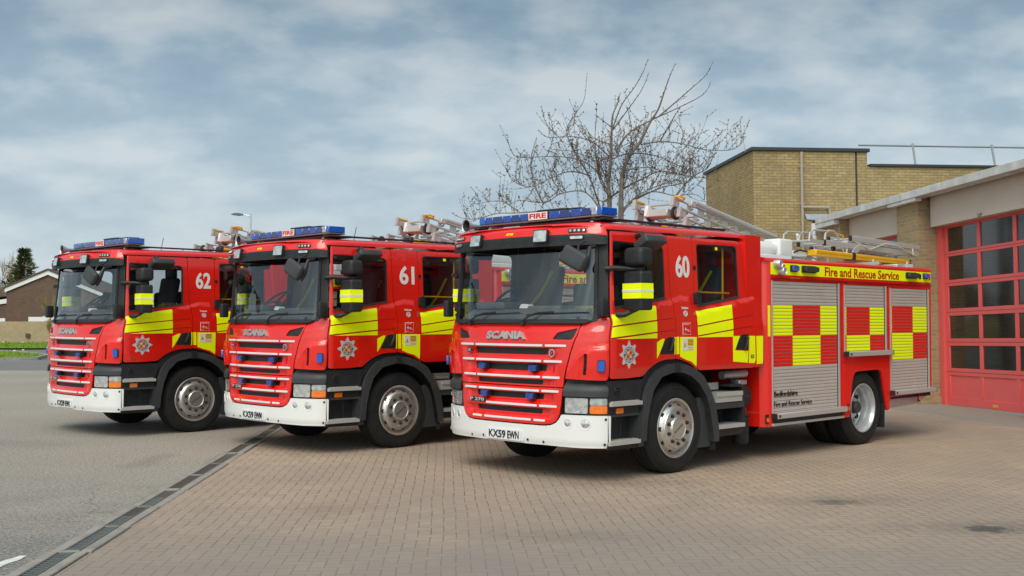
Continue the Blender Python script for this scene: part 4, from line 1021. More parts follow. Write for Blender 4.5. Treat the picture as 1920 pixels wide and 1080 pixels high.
def make_short():
    root = empty('short_extension_ladder')
    for x0, hw, z, bh in ((0, .20, .05, .09), (.22, .17, -.04, .09)):
        mb = MB(); ladder_section(mb, x0, 3.0, hw, z, bh, ALU); mb.build('ladder_section', root)
    for s in (1, -1):
        mb = MB(); mb.lathe([(.0, -.02), (.06, -.02), (.068, 0), (.06, .02), (0, .024)], (.13, s * .11, .04), (0, 1, 0), DGR, 20); mb.build('wheel', root)
    mb = MB(); mb.box((.6, .0, -.105), (1.4, .12, .05), YPL, ch=.008); mb.build('yellow_beam', root)
    return root
def make_roof_ladder():
    root = empty('roof_ladder')
    for i, (x0, x1, hw, z) in enumerate(((0, 2.75, .20, 0), (.75, 2.85, .17, .115))):
        mb = MB()
        for s in (1, -1):
            mb.box(((x0 + x1) / 2, s * hw, z), (x1 - x0, .028, .075), ALU, ch=.006)
            mb.box((x0 + .01, s * hw, z), (.05, .034, .08), BLK, ch=.006)
        x = x0 + .15
        while x < x1: mb.tube([(x, -hw, z), (x, hw, z)], .015, ALU, 8); x += .27
        mb.build('ladder_section', root)
    for s in (1, -1):
        mb = MB(); mb.tube([(.02, s * .20, .03), (.04, s * .20, .13), (.12, s * .20, .17), (.26, s * .20, .17), (.36, s * .20, .12), (.42, s * .20, .02), (.50, s * .20, -.06), (.54, s * .20, -.12), (.60, s * .20, -.12), (.62, s * .20, -.05), (.57, s * .20, .0)], .016, ALU, 8)
        mb.prism([(.72, -.12), (.80, -.12), (.98, -.02), (.94, .03), (.78, -.03)], lambda a, b, d=0, s=s: Vector((a, s * .215 + d, b)), -.012, .012, ALU)
        mb.lathe([(.03, -.018), (.045, -.01), (.045, .01), (.03, .018), (0, .018)], (.30, s * .17, -.06), (0, 1, 0), DGR, 14)
        mb.build('roof_hook', root)
    mb = MB(); mb.tube([(-.38, -.20, -.01), (-.36, -.20, .10), (-.26, -.20, .15), (.1, -.20, .16)], .014, ALU, 8); mb.tube([(-.38, .20, -.01), (-.36, .20, .10), (-.26, .20, .15), (.1, .20, .16)], .014, ALU, 8); mb.tube([(-.38, -.20, 0), (-.38, .20, 0)], .014, ALU, 8); mb.box((-.2, -.20, .0), (.36, .025, .05), ALU)
    mb.build('stay_bar', root)
    mb = MB(); mb.tube([(.1, -.17, .14), (.3, -.19, .15), (.5, -.2, .13), (.52, -.2, .06)], .010, YPL, 6); mb.tube([(.9, -.18, .07), (1.2, -.24, -.02), (1.6, -.23, .08), (1.75, -.18, .09)], .009, mat('rope', (.55, .48, .34), .9), 6); mb.tube([(1.7, -.2, .10), (1.95, -.24, .10), (2.3, -.24, .03), (2.55, -.22, -.02), (2.58, -.2, .08)], .009, MATS['rope'], 6); mb.build('lashing', root)
    mb = MB()
    for k in range(3): mb.tube([(.75 + .1 * k, -.10 + .1 * k, .055), (2.4, -.10 + .1 * k, .058)], .035, mat('grey_pole', (.5, .5, .49), .5, noise=(7, .5, (.3, .3, .3))), 10)
    mb.build('stowed_poles', root)
    return root
def make_beam():
    root = empty('yellow_pole_case')
    mb = MB(); mb.box((1.35, 0, 0), (2.7, .14, .085), YPL, ch=.01); mb.box((1.35, -.066, .005), (2.68, .02, .012), mat('yellow_shade', (.62, .30, .01), .5)); mb.build('case', root)
    mb = MB(); mb.box((1.0, 0, 0), (.09, .16, .11), BLK, ch=.01); mb.box((2.68, 0, 0), (.06, .15, .09), BLK, ch=.01); mb.build('strap', root)
    return root
# ------------------------------------------------------------ ground
def nmat(name):
    m = bpy.data.materials.new(name); m.use_nodes = True; t = m.node_tree; MATS[name] = m
    return m, t, t.nodes['Principled BSDF']
def paving_mat():
    m, t, b = nmat('block_paving'); mt = lambda *a, **k: M_(*a, nt_=t, **k)
    co = t.nodes.new('ShaderNodeTexCoord').outputs['Object']
    mp = t.nodes.new('ShaderNodeMapping'); mp.inputs['Rotation'].default_value = (0, 0, R(-3.4)); mp.inputs['Scale'].default_value = (10, 10, 10); t.links.new(co, mp.inputs[0])
    wn = t.nodes.new('ShaderNodeTexNoise'); wn.inputs['Scale'].default_value = .9; wn.inputs['Detail'].default_value = 2; t.links.new(co, wn.inputs[0])
    va = t.nodes.new('ShaderNodeVectorMath'); va.operation = 'MULTIPLY_ADD'; va.inputs[1].default_value = (.45, .45, 0)
    t.links.new(wn.outputs['Color'], va.inputs[0]); t.links.new(mp.outputs[0], va.inputs[2])
    s = t.nodes.new('ShaderNodeSeparateXYZ'); t.links.new(va.outputs[0], s.inputs[0])
    x, y = s.outputs[0], s.outputs[1]; i = mt('FLOOR', x); j = mt('FLOOR', y); fx = mt('SUBTRACT', x, i); fy = mt('SUBTRACT', y, j)
    k = mt('FLOORED_MODULO', mt('SUBTRACT', i, j), 4.0)
    eq = lambda v: mt('COMPARE', k, float(v), .1)
    k0, k1, k2, k3 = eq(0), eq(1), eq(2), eq(3)
    W = .045
    big = 1.0
    dl = mt('ADD', fx, mt('MULTIPLY', k1, big)); dr = mt('ADD', mt('SUBTRACT', 1.0, fx), mt('MULTIPLY', k0, big))
    db = mt('ADD', fy, mt('MULTIPLY', k2, big)); dt = mt('ADD', mt('SUBTRACT', 1.0, fy), mt('MULTIPLY', k3, big))
    d = mt('MINIMUM', mt('MINIMUM', dl, dr), mt('MINIMUM', db, dt))
    jn = t.nodes.new('ShaderNodeMapRange'); jn.interpolation_type = 'SMOOTHSTEP'; jn.inputs[1].default_value = .018; jn.inputs[2].default_value = .066; jn.inputs[3].default_value = 1; jn.inputs[4].default_value = 0
    t.links.new(d, jn.inputs[0])
    bi = mt('SUBTRACT', i, k1); bj = mt('SUBTRACT', j, k2)
    cv = t.nodes.new('ShaderNodeCombineXYZ'); t.links.new(bi, cv.inputs[0]); t.links.new(bj, cv.inputs[1])
    wn2 = t.nodes.new('ShaderNodeTexWhiteNoise'); wn2.noise_dimensions = '2D'; t.links.new(cv.outputs[0], wn2.inputs['Vector'])
    tint = ramp(t, wn2.outputs['Value'], [(0, (.375, .270, .190)), (.35, (.405, .298, .214)), (.7, (.432, .322, .236)), (1, (.388, .290, .222))])
    def mixc(f, a, bcol, mode='MIX'):
        n = t.nodes.new('ShaderNodeMixRGB'); n.blend_type = mode
        for idx, v in ((0, f), (1, a), (2, bcol)):
            if isinstance(v, (int, float)): n.inputs[idx].default_value = v
            elif isinstance(v, tuple): n.inputs[idx].default_value = (*v, 1)
            else: t.links.new(v, n.inputs[idx])
        return n.outputs[0]
    def noise(sc_, det=5, ro=.6, stretch=None):
        n = t.nodes.new('ShaderNodeTexNoise'); n.inputs['Scale'].default_value = sc_; n.inputs['Detail'].default_value = det; n.inputs['Roughness'].default_value = ro
        if stretch:
            q = t.nodes.new('ShaderNodeMapping'); q.inputs['Scale'].default_value = stretch; t.links.new(co, q.inputs[0]); t.links.new(q.outputs[0], n.inputs[0])
        else: t.links.new(co, n.inputs[0])
        return n.outputs[0]
    c = mixc(mt('MULTIPLY', ramp(t, noise(.33, 4, .55), [(.40, (0, 0, 0)), (.62, (1, 1, 1))]), .75), tint, (.300, .235, .185))
    c = mixc(mt('MULTIPLY', ramp(t, noise(1.4, 4), [(.5, (0, 0, 0)), (.75, (1, 1, 1))]), .35), c, (.22, .195, .168))
    c = mixc(mt('MULTIPLY', ramp(t, noise(55, 3, .7), [(.35, (0, 0, 0)), (.7, (1, 1, 1))]), .34), c, (.22, .178, .142))
    jv = ramp(t, noise(2.1, 3), [(.35, (.45, .45, .45)), (.62, (1, 1, 1))])
    c = mixc(mt('MULTIPLY', mt('MULTIPLY', jn.outputs[0], jv), .80), c, (.055, .048, .04))
    # a broad greyer zone nearest the camera, then oil drips with ragged outlines
    geo = t.nodes.new('ShaderNodeNewGeometry').outputs['Position']
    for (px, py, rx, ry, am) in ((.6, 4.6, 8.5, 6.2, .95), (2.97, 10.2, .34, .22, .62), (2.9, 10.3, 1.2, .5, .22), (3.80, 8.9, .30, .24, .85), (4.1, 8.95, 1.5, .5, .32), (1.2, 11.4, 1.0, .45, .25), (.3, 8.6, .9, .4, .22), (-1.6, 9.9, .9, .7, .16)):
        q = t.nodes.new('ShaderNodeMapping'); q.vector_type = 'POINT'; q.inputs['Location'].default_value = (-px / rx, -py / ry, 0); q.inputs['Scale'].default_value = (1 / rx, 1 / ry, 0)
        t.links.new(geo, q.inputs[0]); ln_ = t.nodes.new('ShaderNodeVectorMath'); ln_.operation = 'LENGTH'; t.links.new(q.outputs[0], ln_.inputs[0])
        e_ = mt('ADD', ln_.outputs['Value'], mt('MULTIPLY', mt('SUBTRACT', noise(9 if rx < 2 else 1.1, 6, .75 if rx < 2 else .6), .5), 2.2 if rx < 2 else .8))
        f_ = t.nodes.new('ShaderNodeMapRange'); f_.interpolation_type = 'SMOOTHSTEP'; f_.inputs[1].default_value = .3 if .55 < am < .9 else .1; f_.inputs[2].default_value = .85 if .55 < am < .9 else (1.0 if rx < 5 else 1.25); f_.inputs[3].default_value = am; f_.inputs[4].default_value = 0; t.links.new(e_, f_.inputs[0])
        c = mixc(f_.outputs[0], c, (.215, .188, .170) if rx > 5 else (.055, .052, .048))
    # pale bitten spots of gum and grit
    vo = t.nodes.new('ShaderNodeTexVoronoi'); vo.inputs['Scale'].default_value = 1.6; t.links.new(co, vo.inputs[0])
    c = mixc(mt('LESS_THAN', vo.outputs['Distance'], .012), c, (.55, .54, .5))
    vo2 = t.nodes.new('ShaderNodeTexVoronoi'); vo2.inputs['Scale'].default_value = 1.15; t.links.new(co, vo2.inputs[0])
    c = mixc(mt('LESS_THAN', vo2.outputs['Distance'], .010), c, (.03, .03, .03))
    t.links.new(c, b.inputs['Base Color']); b.inputs['Roughness'].default_value = .82
    hgt = mt('ADD', mt('MULTIPLY', jn.outputs[0], -1.0), mt('MULTIPLY', noise(60, 3), .35))
    hgt = mt('ADD', hgt, mt('MULTIPLY', wn2.outputs['Value'], .4))
    bp = t.nodes.new('ShaderNodeBump'); bp.inputs['Strength'].default_value = .5; bp.inputs['Distance'].default_value = .006; t.links.new(hgt, bp.inputs['Height']); t.links.new(bp.outputs[0], b.inputs['Normal'])
    return m
def asphalt_mat(name, c0, c1, c2, grit=70):
    m, t, b = nmat(name); mt = lambda *a, **k: M_(*a, nt_=t, **k)
    co = t.nodes.new('ShaderNodeTexCoord').outputs['Object']
    def noise(sc_, det=5, ro=.6):
        n = t.nodes.new('ShaderNodeTexNoise'); n.inputs['Scale'].default_value = sc_; n.inputs['Detail'].default_value = det; n.inputs['Roughness'].default_value = ro; t.links.new(co, n.inputs[0]); return n.outputs[0]
    big = t.nodes.new('ShaderNodeMixRGB'); big.inputs[1].default_value = (*c0, 1); big.inputs[2].default_value = (*c1, 1)
    t.links.new(ramp(t, noise(.22, 4, .5), [(.36, (0, 0, 0)), (.62, (1, 1, 1))]), big.inputs[0])
    sm = t.nodes.new('ShaderNodeMixRGB'); t.links.new(big.outputs[0], sm.inputs[1]); sm.inputs[2].default_value = (*c2, 1)
    t.links.new(mt('MULTIPLY', ramp(t, noise(grit, 3, .75), [(.38, (0, 0, 0)), (.66, (1, 1, 1))]), .62), sm.inputs[0])
    s2 = t.nodes.new('ShaderNodeMixRGB'); t.links.new(sm.outputs[0], s2.inputs[1]); s2.inputs[2].default_value = (*tuple(k * 1.9 for k in c0), 1)
    t.links.new(mt('MULTIPLY', ramp(t, noise(grit * 1.7, 2, .8), [(.60, (0, 0, 0)), (.74, (1, 1, 1))]), .45), s2.inputs[0])
    col = s2.outputs[0]
    def mixc(f, a, bcol):
        n = t.nodes.new('ShaderNodeMixRGB'); t.links.new(f, n.inputs[0]); t.links.new(a, n.inputs[1]); n.inputs[2].default_value = (*bcol, 1); return n.outputs[0]
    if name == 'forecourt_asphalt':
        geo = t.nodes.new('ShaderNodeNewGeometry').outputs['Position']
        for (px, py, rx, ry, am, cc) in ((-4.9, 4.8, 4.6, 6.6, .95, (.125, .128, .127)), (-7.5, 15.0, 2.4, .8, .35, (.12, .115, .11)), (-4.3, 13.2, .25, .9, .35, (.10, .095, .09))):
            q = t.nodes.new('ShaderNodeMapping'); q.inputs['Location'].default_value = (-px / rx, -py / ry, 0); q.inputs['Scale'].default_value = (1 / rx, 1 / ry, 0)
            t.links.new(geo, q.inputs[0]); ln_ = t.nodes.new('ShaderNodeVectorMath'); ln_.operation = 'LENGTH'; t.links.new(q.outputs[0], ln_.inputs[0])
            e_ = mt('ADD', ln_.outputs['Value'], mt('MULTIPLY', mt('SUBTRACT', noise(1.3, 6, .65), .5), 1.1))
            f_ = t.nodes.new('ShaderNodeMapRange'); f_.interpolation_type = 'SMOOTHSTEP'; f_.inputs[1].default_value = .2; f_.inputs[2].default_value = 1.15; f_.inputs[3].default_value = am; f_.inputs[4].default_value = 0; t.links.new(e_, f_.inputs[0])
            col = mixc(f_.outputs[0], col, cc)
        dn = t.nodes.new('ShaderNodeTexNoise'); dn.inputs['Scale'].default_value = 1.1; dn.inputs['Detail'].default_value = 5; t.links.new(co, dn.inputs[0])
        dv_ = t.nodes.new('ShaderNodeVectorMath'); dv_.operation = 'MULTIPLY_ADD'; dv_.inputs[1].default_value = (1.2, 1.2, 0); t.links.new(dn.outputs['Color'], dv_.inputs[0]); t.links.new(co, dv_.inputs[2])
        vr = t.nodes.new('ShaderNodeTexVoronoi'); vr.feature = 'DISTANCE_TO_EDGE'; vr.inputs['Scale'].default_value = .16; t.links.new(dv_.outputs[0], vr.inputs[0])
        ck = t.nodes.new('ShaderNodeMapRange'); ck.inputs[1].default_value = .0; ck.inputs[2].default_value = .0022; ck.inputs[3].default_value = .55; ck.inputs[4].default_value = 0; t.links.new(vr.outputs['Distance'], ck.inputs[0])
        col = mixc(mt('MULTIPLY', ck.outputs[0], ramp(t, noise(.35, 3), [(.48, (0, 0, 0)), (.58, (1, 1, 1))])), col, (.05, .048, .045))
        # the aggregate shows through everything
        col = mixc(mt('MULTIPLY', ramp(t, noise(30, 2, .9), [(.38, (1, 1, 1)), (.47, (0, 0, 0))]), .72), col, (.055, .055, .055))
        col = mixc(mt('MULTIPLY', ramp(t, noise(36, 2, .9), [(.54, (0, 0, 0)), (.62, (1, 1, 1))]), .62), col, (.50, .46, .41))
    t.links.new(col, b.inputs['Base Color']); b.inputs['Roughness'].default_value = .88
    bp = t.nodes.new('ShaderNodeBump'); bp.inputs['Strength'].default_value = .6; bp.inputs['Distance'].default_value = .006; t.links.new(noise(grit, 4, .7), bp.inputs['Height']); t.links.new(bp.outputs[0], b.inputs['Normal'])
    return m
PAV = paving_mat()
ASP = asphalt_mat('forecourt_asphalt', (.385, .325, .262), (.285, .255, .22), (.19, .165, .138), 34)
ROADM = asphalt_mat('road_asphalt', (.19, .183, .174), (.165, .16, .152), (.11, .107, .102), 30)
EARTH = mat('far_ground', (.12, .13, .10), .95, noise=(.2, .6, (.08, .10, .05)))
CONC = mat('concrete', (.33, .32, .295), .85, noise=(2.5, .7, (.20, .19, .17)), bump=(70, .4))
CONCG = mat('concrete_channel', (.30, .275, .245), .9, noise=(5, .8, (.19, .175, .155)), bump=(60, .5))
IRON = mat('cast_iron', (.15, .165, .165), .6, metal=.2, noise=(20, .7, (.10, .10, .09)))
DIRT = mat('silt', (.135, .112, .088), .95, noise=(30, .7, (.085, .072, .06)))
GRASSM = mat('grass_green', (.12, .19, .025), .95, spec=.05, noise=(1.2, .8, (.19, .25, .03)))
PAINT = mat('road_paint', (.70, .70, .67), .7, noise=(9, .6, (.35, .35, .33)))
def sheet(name, pts, z, m, kind='structure'):
    mb = MB(); mb.add([(x, y, z) for x, y in pts], [tuple(range(len(pts)))], m)
    o = mb.build(name); 
    if o.data.polygons[0].normal.z < 0: o.data.flip_normals()
    return tag(o, kind=kind)
sheet('ground', [(-900, -300), (900, -300), (900, 1200), (-900, 1200)], -.012, EARTH)
def chx(y): return -3.145 - (y - 7.4) * .0536        # line of the drainage channel
CW = .148
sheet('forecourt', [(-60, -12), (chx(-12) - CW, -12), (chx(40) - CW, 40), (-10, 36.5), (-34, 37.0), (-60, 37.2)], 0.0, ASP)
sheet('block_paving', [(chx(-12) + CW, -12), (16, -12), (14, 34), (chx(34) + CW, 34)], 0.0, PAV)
tag(sheet('road', [(-80, 36.9), (-60, 37.196), (-34, 36.996), (-10, 36.496), (14, 35.9), (14, 46), (-18, 46.5), (-20.3, 46.0), (-30, 43.5), (-80, 40)], -.004, ROADM))
sheet('side_road', [(-18, 46.4), (14, 46), (14, 66), (-24.5, 62.5), (-27.2, 59.4), (-21.0, 50.0)], -.005, ROADM)
def grass_patch(name, pts, label, n, h, seed):
    rng = random.Random(seed); mb = MB(); mb.add([(x, y, .07) for x, y in pts] , [tuple(range(len(pts)))], GRASSM)
    xs = [p[0] for p in pts]; ys = [p[1] for p in pts]
    def inside(x, y):
        c = False
        for i in range(len(pts)):
            (x1, y1), (x2, y2) = pts[i - 1], pts[i]
            if (y1 > y) != (y2 > y) and x < (x2 - x1) * (y - y1) / (y2 - y1) + x1: c = not c
        return c
    m2 = mat('grass_blade', (.14, .26, .015), .9, spec=.05, noise=(3, .7, (.21, .30, .04))); dz = mat('daisy_white', (.75, .74, .70), .8)
    k = 0
    while k < n:
        x, y = rng.uniform(min(xs), max(xs)), rng.uniform(min(ys), max(ys))
        if not inside(x, y): continue
        k += 1; a = rng.uniform(0, 6.28); w_ = rng.uniform(.02, .05); hh = h * rng.uniform(.5, 1.2); dx, dy = math.cos(a) * w_, math.sin(a) * w_
        if rng.random() < .012: mb.add([(x - .05, y, .06 + h), (x + .05, y, .06 + h), (x + .05, y + .06, .09 + h), (x - .05, y + .06, .09 + h)], [(0, 1, 2, 3)], dz)
        else: mb.add([(x - dx, y - dy, .05), (x + dx, y + dy, .05), (x + rng.uniform(-.05, .05), y + rng.uniform(-.05, .05), .05 + hh)], [(0, 1, 2)], m2)
    o = mb.build(name, fix=False); return tag(o, label, 'grass', kind='stuff')
grass_patch('grass', [(-21.0, 46.0), (-20.2, 46.6), (-21.2, 50.4), (-25.2, 56), (-29.5, 59.8), (-60, 62), (-60, 42), (-30, 43.7)], 'green grass verge between the road and the side road', 5000, .14, 3)
grass_patch('grass', [(-27.0, 62.5), (-20, 65.5), (0, 68), (0, 78.5), (-70, 78.5), (-70, 65), (-35, 63.2)], 'green grass strip in front of the yellow brick garden wall', 6000, .16, 4)
mb = MB(); kp = [(-60, 41.9), (-30, 43.55), (-22, 45.6), (-20.4, 46.0), (-19.95, 46.5), (-20.3, 47.6), (-21.1, 50.5), (-25.1, 56.2), (-29.5, 60)]
vs = []; fs = []
for i, (x, y) in enumerate(kp):
    a = Vector(kp[max(i - 1, 0)]); b_ = Vector(kp[min(i + 1, len(kp) - 1)]); t_ = (b_ - a).normalized(); n_ = Vector((t_.y, -t_.x)) * .07
    vs += [(x + n_.x, y + n_.y, -.01), (x + n_.x, y + n_.y, .11), (x - n_.x, y - n_.y, .11), (x - n_.x, y - n_.y, -.01)]
for i in range(len(kp) - 1):
    for k in range(3): fs.append((4 * i + k, 4 * i + k + 1, 4 * i + k + 5, 4 * i + k + 4))
mb.add(vs, fs, CONC); tag(mb.build('kerb'), kind='structure')
# worn white line and the joint lines at the road
def ragged(x0, y0, x1, y1, w_, n, seed, name, z=.004):
    rng = random.Random(seed); d = Vector((x1 - x0, y1 - y0)); L = d.length; d.normalize(); nn = Vector((-d.y, d.x)); A = []; B = []
    for k in range(n + 1):
        p = Vector((x0, y0)) + d * L * k / n; e_ = sstep(0, .12, k / n) * sstep(1, .88, k / n)
        A.append(p + nn * (w_ / 2 * (.55 + .45 * e_) + rng.uniform(-.012, .006))); B.append(p - nn * (w_ / 2 * (.55 + .45 * e_) + rng.uniform(-.012, .006)))
    mb = MB(); vs = [(p.x, p.y, z) for p in A] + [(p.x, p.y, z) for p in B]; mb.add(vs, [(k, k + 1, n + 2 + k, n + 1 + k) for k in range(n)], PAINT)
    o = mb.build(name, fix=False)
    for p in o.data.polygons:
        if p.normal.z < 0: o.data.flip_normals(); break
    return tag(o, kind='structure')
ragged(-3.66, 6.6, -3.452, 7.88, .105, 26, 5, 'road_marking')
for k in range(6): ragged(-19.6 + k * 1.0, 47.3 + k * .05, -19.0 + k * 1.0, 47.33 + k * .05, .18, 5, 20 + k, 'road_marking', .002)
ragged(-60, 39.7, -19.5, 45.2, .14, 60, 9, 'road_marking', .001)
# drainage channel : concrete surround as one kerb, each grating a thing
mb = MB(); y = -1.5; L = .50; prev = None
sl_ = -.0536
k = 0; grates = []
y = 6.02
while y < 34:
    if y < 19.5 or True:
        x = chx(y + .45); rng = random.Random(k); off = rng.uniform(-.014, .014); dz = rng.uniform(-.003, .014)
        grates.append((x + off, y, dz, k))
    y += .98; k += 1
ang = math.atan2(1, sl_) - math.pi / 2
for (x, y, dz, k) in grates:
    rot = Matrix.Rotation(ang, 3, 'Z'); c = Vector((x, y + .49, 0))
    for lx, ww in ((-.100, .082), (.106, .084)):
        o_ = rot @ Vector((lx, 0, 0)); mb.box(c + o_ + Vector((0, 0, -.03 + dz)), (ww, .976, .066), CONCG, rot=rot, ch=.006)
    for yy in (-.475, .475): mb.box(c + rot @ Vector((0, yy, 0)) + Vector((0, 0, -.03 + dz)), (.118, .040, .064), CONCG, rot=rot, ch=.004)
    mb.box(c + Vector((0, 0, -.058)), (.14, .96, .01), BLK2, rot=rot)
tag(mb.build('drainage_channel', sharp=30), kind='structure')
n_vis = 0
for (x, y, dz, k) in grates:
    if y > 20 or k == 0: continue
    rng = random.Random(k + 50); t_ = empty('drain_grating', (x, y + .49, dz), ang)
    tag(t_, ['clean slotted iron grating', 'partly silted iron grating', 'silt filled iron grating'][0 if k < 3 else (1 if k < 5 else 2)] + ' in the concrete drainage channel, %s from the bottom of the photo' % ['first', 'second', 'third', 'fourth', 'fifth', 'sixth', 'seventh', 'eighth', 'ninth', 'tenth', 'eleventh', 'twelfth', 'thirteenth', 'fourteenth', 'fifteenth'][k - 1], 'grating', 'gratings along the drainage channel')
    g_ = MB(); g_.box((-.052, 0, -.006), (.010, .90, .02), IRON); g_.box((.056, 0, -.006), (.010, .90, .02), IRON)
    for yy in (-.44, .44): g_.box((.002, yy, -.006), (.11, .014, .02), IRON)
    nb = 14
    for i in range(nb): g_.box((.002, -.42 + .84 * (i + .5) / nb, -.002), (.10, .024, .005), IRON, rot=R(12))
    g_.build('grate', t_)
    if k >= 3:
        s_ = MB(); y0_ = -.43 if k > 4 else rng.uniform(-.2, .1); s_.box((.002, (y0_ + .43) / 2, -.0065), (.10, .43 - y0_, .014), DIRT); s_.build('silt', t_)
# threshold strip by the station doors
mb = MB()
A_ = Vector((7.07, 20.85)); B_ = Vector((8.3, 14.8)); d_ = (B_ - A_)
mb.prism([(A_.x, A_.y), (B_.x, B_.y), (B_.x + .05, B_.y), (A_.x + .05, A_.y)], lambda a, b, d=0: Vector((a, b, d)), -.01, .004, STEEL); tag(mb.build('threshold_channel'), kind='structure')
sheet('apron', [(7.12, 20.85), (8.35, 14.8), (9.6, 10), (12, 10), (12, 30), (5.9, 30)], .002, asphalt_mat('apron_concrete', (.30, .26, .215), (.25, .22, .18), (.20, .175, .15), 60))
t_ = empty('traffic_cone_base', (7.98, 17.0, 0)); tag(t_, 'orange plastic scrap lying on the paving at the right edge', 'litter')
mb = MB(); mb.prism(rpoly([(-.10, -.06), (.08, -.07), (.13, .02), (.02, .06), (-.09, .04)], .02), lambda a, b, d=0: Vector((a, b, d + .004 + .04 * max(0, a))), 0, .02, mat('orange_plastic', (.85, .16, .02), .5)); t_.name = 'plastic_scrap'; mb.build('plastic', t_)

# ------------------------------------------------------------ fire station
def brick_mat(name, c1, c2, c3, mortar, bw=.225, bh=.075, ms=.010, dark=.35):
    m, t, b = nmat(name); mt = lambda *a, **k: M_(*a, nt_=t, **k)
    uv = t.nodes.new('ShaderNodeUVMap').outputs[0]; co = t.nodes.new('ShaderNodeTexCoord').outputs['Object']
    br = t.nodes.new('ShaderNodeTexBrick'); br.inputs['Scale'].default_value = 1; br.inputs['Brick Width'].default_value = bw; br.inputs['Row Height'].default_value = bh
    br.inputs['Mortar Size'].default_value = ms; br.inputs['Mortar Smooth'].default_value = .25; br.inputs['Bias'].default_value = -.1
    br.inputs['Color1'].default_value = (*c1, 1); br.inputs['Color2'].default_value = (*c2, 1); br.inputs['Mortar'].default_value = (*mortar, 1)
    t.links.new(uv, br.inputs[0])
    n = t.nodes.new('ShaderNodeTexNoise'); n.inputs['Scale'].default_value = .9; n.inputs['Detail'].default_value = 6; n.inputs['Roughness'].default_value = .62; t.links.new(co, n.inputs[0])
    n2 = t.nodes.new('ShaderNodeTexNoise'); n2.inputs['Scale'].default_value = 11; n2.inputs['Detail'].default_value = 4; t.links.new(co, n2.inputs[0])
    mx = t.nodes.new('ShaderNodeMixRGB'); t.links.new(br.outputs[0], mx.inputs[1]); mx.inputs[2].default_value = (*c3, 1)
    t.links.new(mt('MULTIPLY', ramp(t, n.outputs[0], [(.42, (0, 0, 0)), (.7, (1, 1, 1))]), dark), mx.inputs[0])
    mx2 = t.nodes.new('ShaderNodeMixRGB'); t.links.new(mx.outputs[0], mx2.inputs[1]); mx2.inputs[2].default_value = (*tuple(min(1, k * 1.35) for k in c1), 1)
    t.links.new(mt('MULTIPLY', ramp(t, n2.outputs[0], [(.5, (0, 0, 0)), (.72, (1, 1, 1))]), .35), mx2.inputs[0])
    t.links.new(mx2.outputs[0], b.inputs['Base Color']); b.inputs['Roughness'].default_value = .9
    bp = t.nodes.new('ShaderNodeBump'); bp.inputs['Strength'].default_value = .6; bp.inputs['Distance'].default_value = .008
    t.links.new(mt('SUBTRACT', mt('MULTIPLY', n2.outputs[0], .4), br.outputs['Fac']), bp.inputs['Height']); t.links.new(bp.outputs[0], b.inputs['Normal'])
    return m
BRK = brick_mat('buff_brick', (.40, .295, .130), (.29, .215, .100), (.19, .145, .082), (.20, .158, .092), ms=.009, dark=.6)
BRKP = brick_mat('weathered_buff_brick', (.36, .262, .14), (.27, .20, .115), (.20, .15, .09), (.37, .29, .18), ms=.010)
BRKD = brick_mat('brown_brick', (.135, .075, .048), (.070, .044, .032), (.17, .11, .07), (.14, .11, .085), ms=.010)
BRKG = brick_mat('garden_wall_brick', (.42, .325, .18), (.35, .27, .15), (.24, .185, .11), (.30, .25, .17), ms=.010)
PANEL = mat('concrete_panel', (.62, .535, .455), .85, noise=(1.3, .55, (.52, .45, .385)), bump=(30, .25))
TRIM = mat('metal_trim', (.70, .70, .68), .55, metal=.2, noise=(3, .5, (.28, .285, .28)))
BTRIM = mat('black_trim', (.03, .034, .038), .5)
DRED = mat('door_red', (.78, .115, .110), .42, noise=(2.2, .45, (.66, .095, .09)))
PIPE = mat('pipe_paint', (.34, .29, .24), .6)
DPIPE = mat('dark_joint', (.05, .03, .025), .7)
LEADM = mat('lead_flashing', (.34, .42, .48), .5, metal=.3, noise=(4, .6, (.5, .55, .58)))
DARKIN = mat('hall_interior', (.05, .05, .05), .9)
RB = Matrix(((.113, .9936, -.0056), (-.9934, .1131, .0183), (.0188, .0035, .9998)))
def ortho(Mx):
    a = Mx.col[0].normalized(); c = Mx.col[2] - a * Mx.col[2].dot(a); c.normalize(); b = c.cross(a)
    return Matrix(((a.x, b.x, c.x), (a.y, b.y, c.y), (a.z, b.z, c.z)))
stn = empty('fire_station'); stn.matrix_world = Matrix.Translation((8.59, 21.85, 0)) @ ortho(RB).to_4x4()
tag(stn, 'buff brick fire station with a flat roof, tall block and red glazed bay doors', 'building')
def P(name, fn, parent=None, **kw):
    mb = MB(); fn(mb); return mb.build(name, parent or stn, **kw)
DX = lambda a0, a1, n0, n1, b0, b1: (((a0 + a1) / 2, (n0 + n1) / 2, (b0 + b1) / 2), (a1 - a0, n1 - n0, b1 - b0))
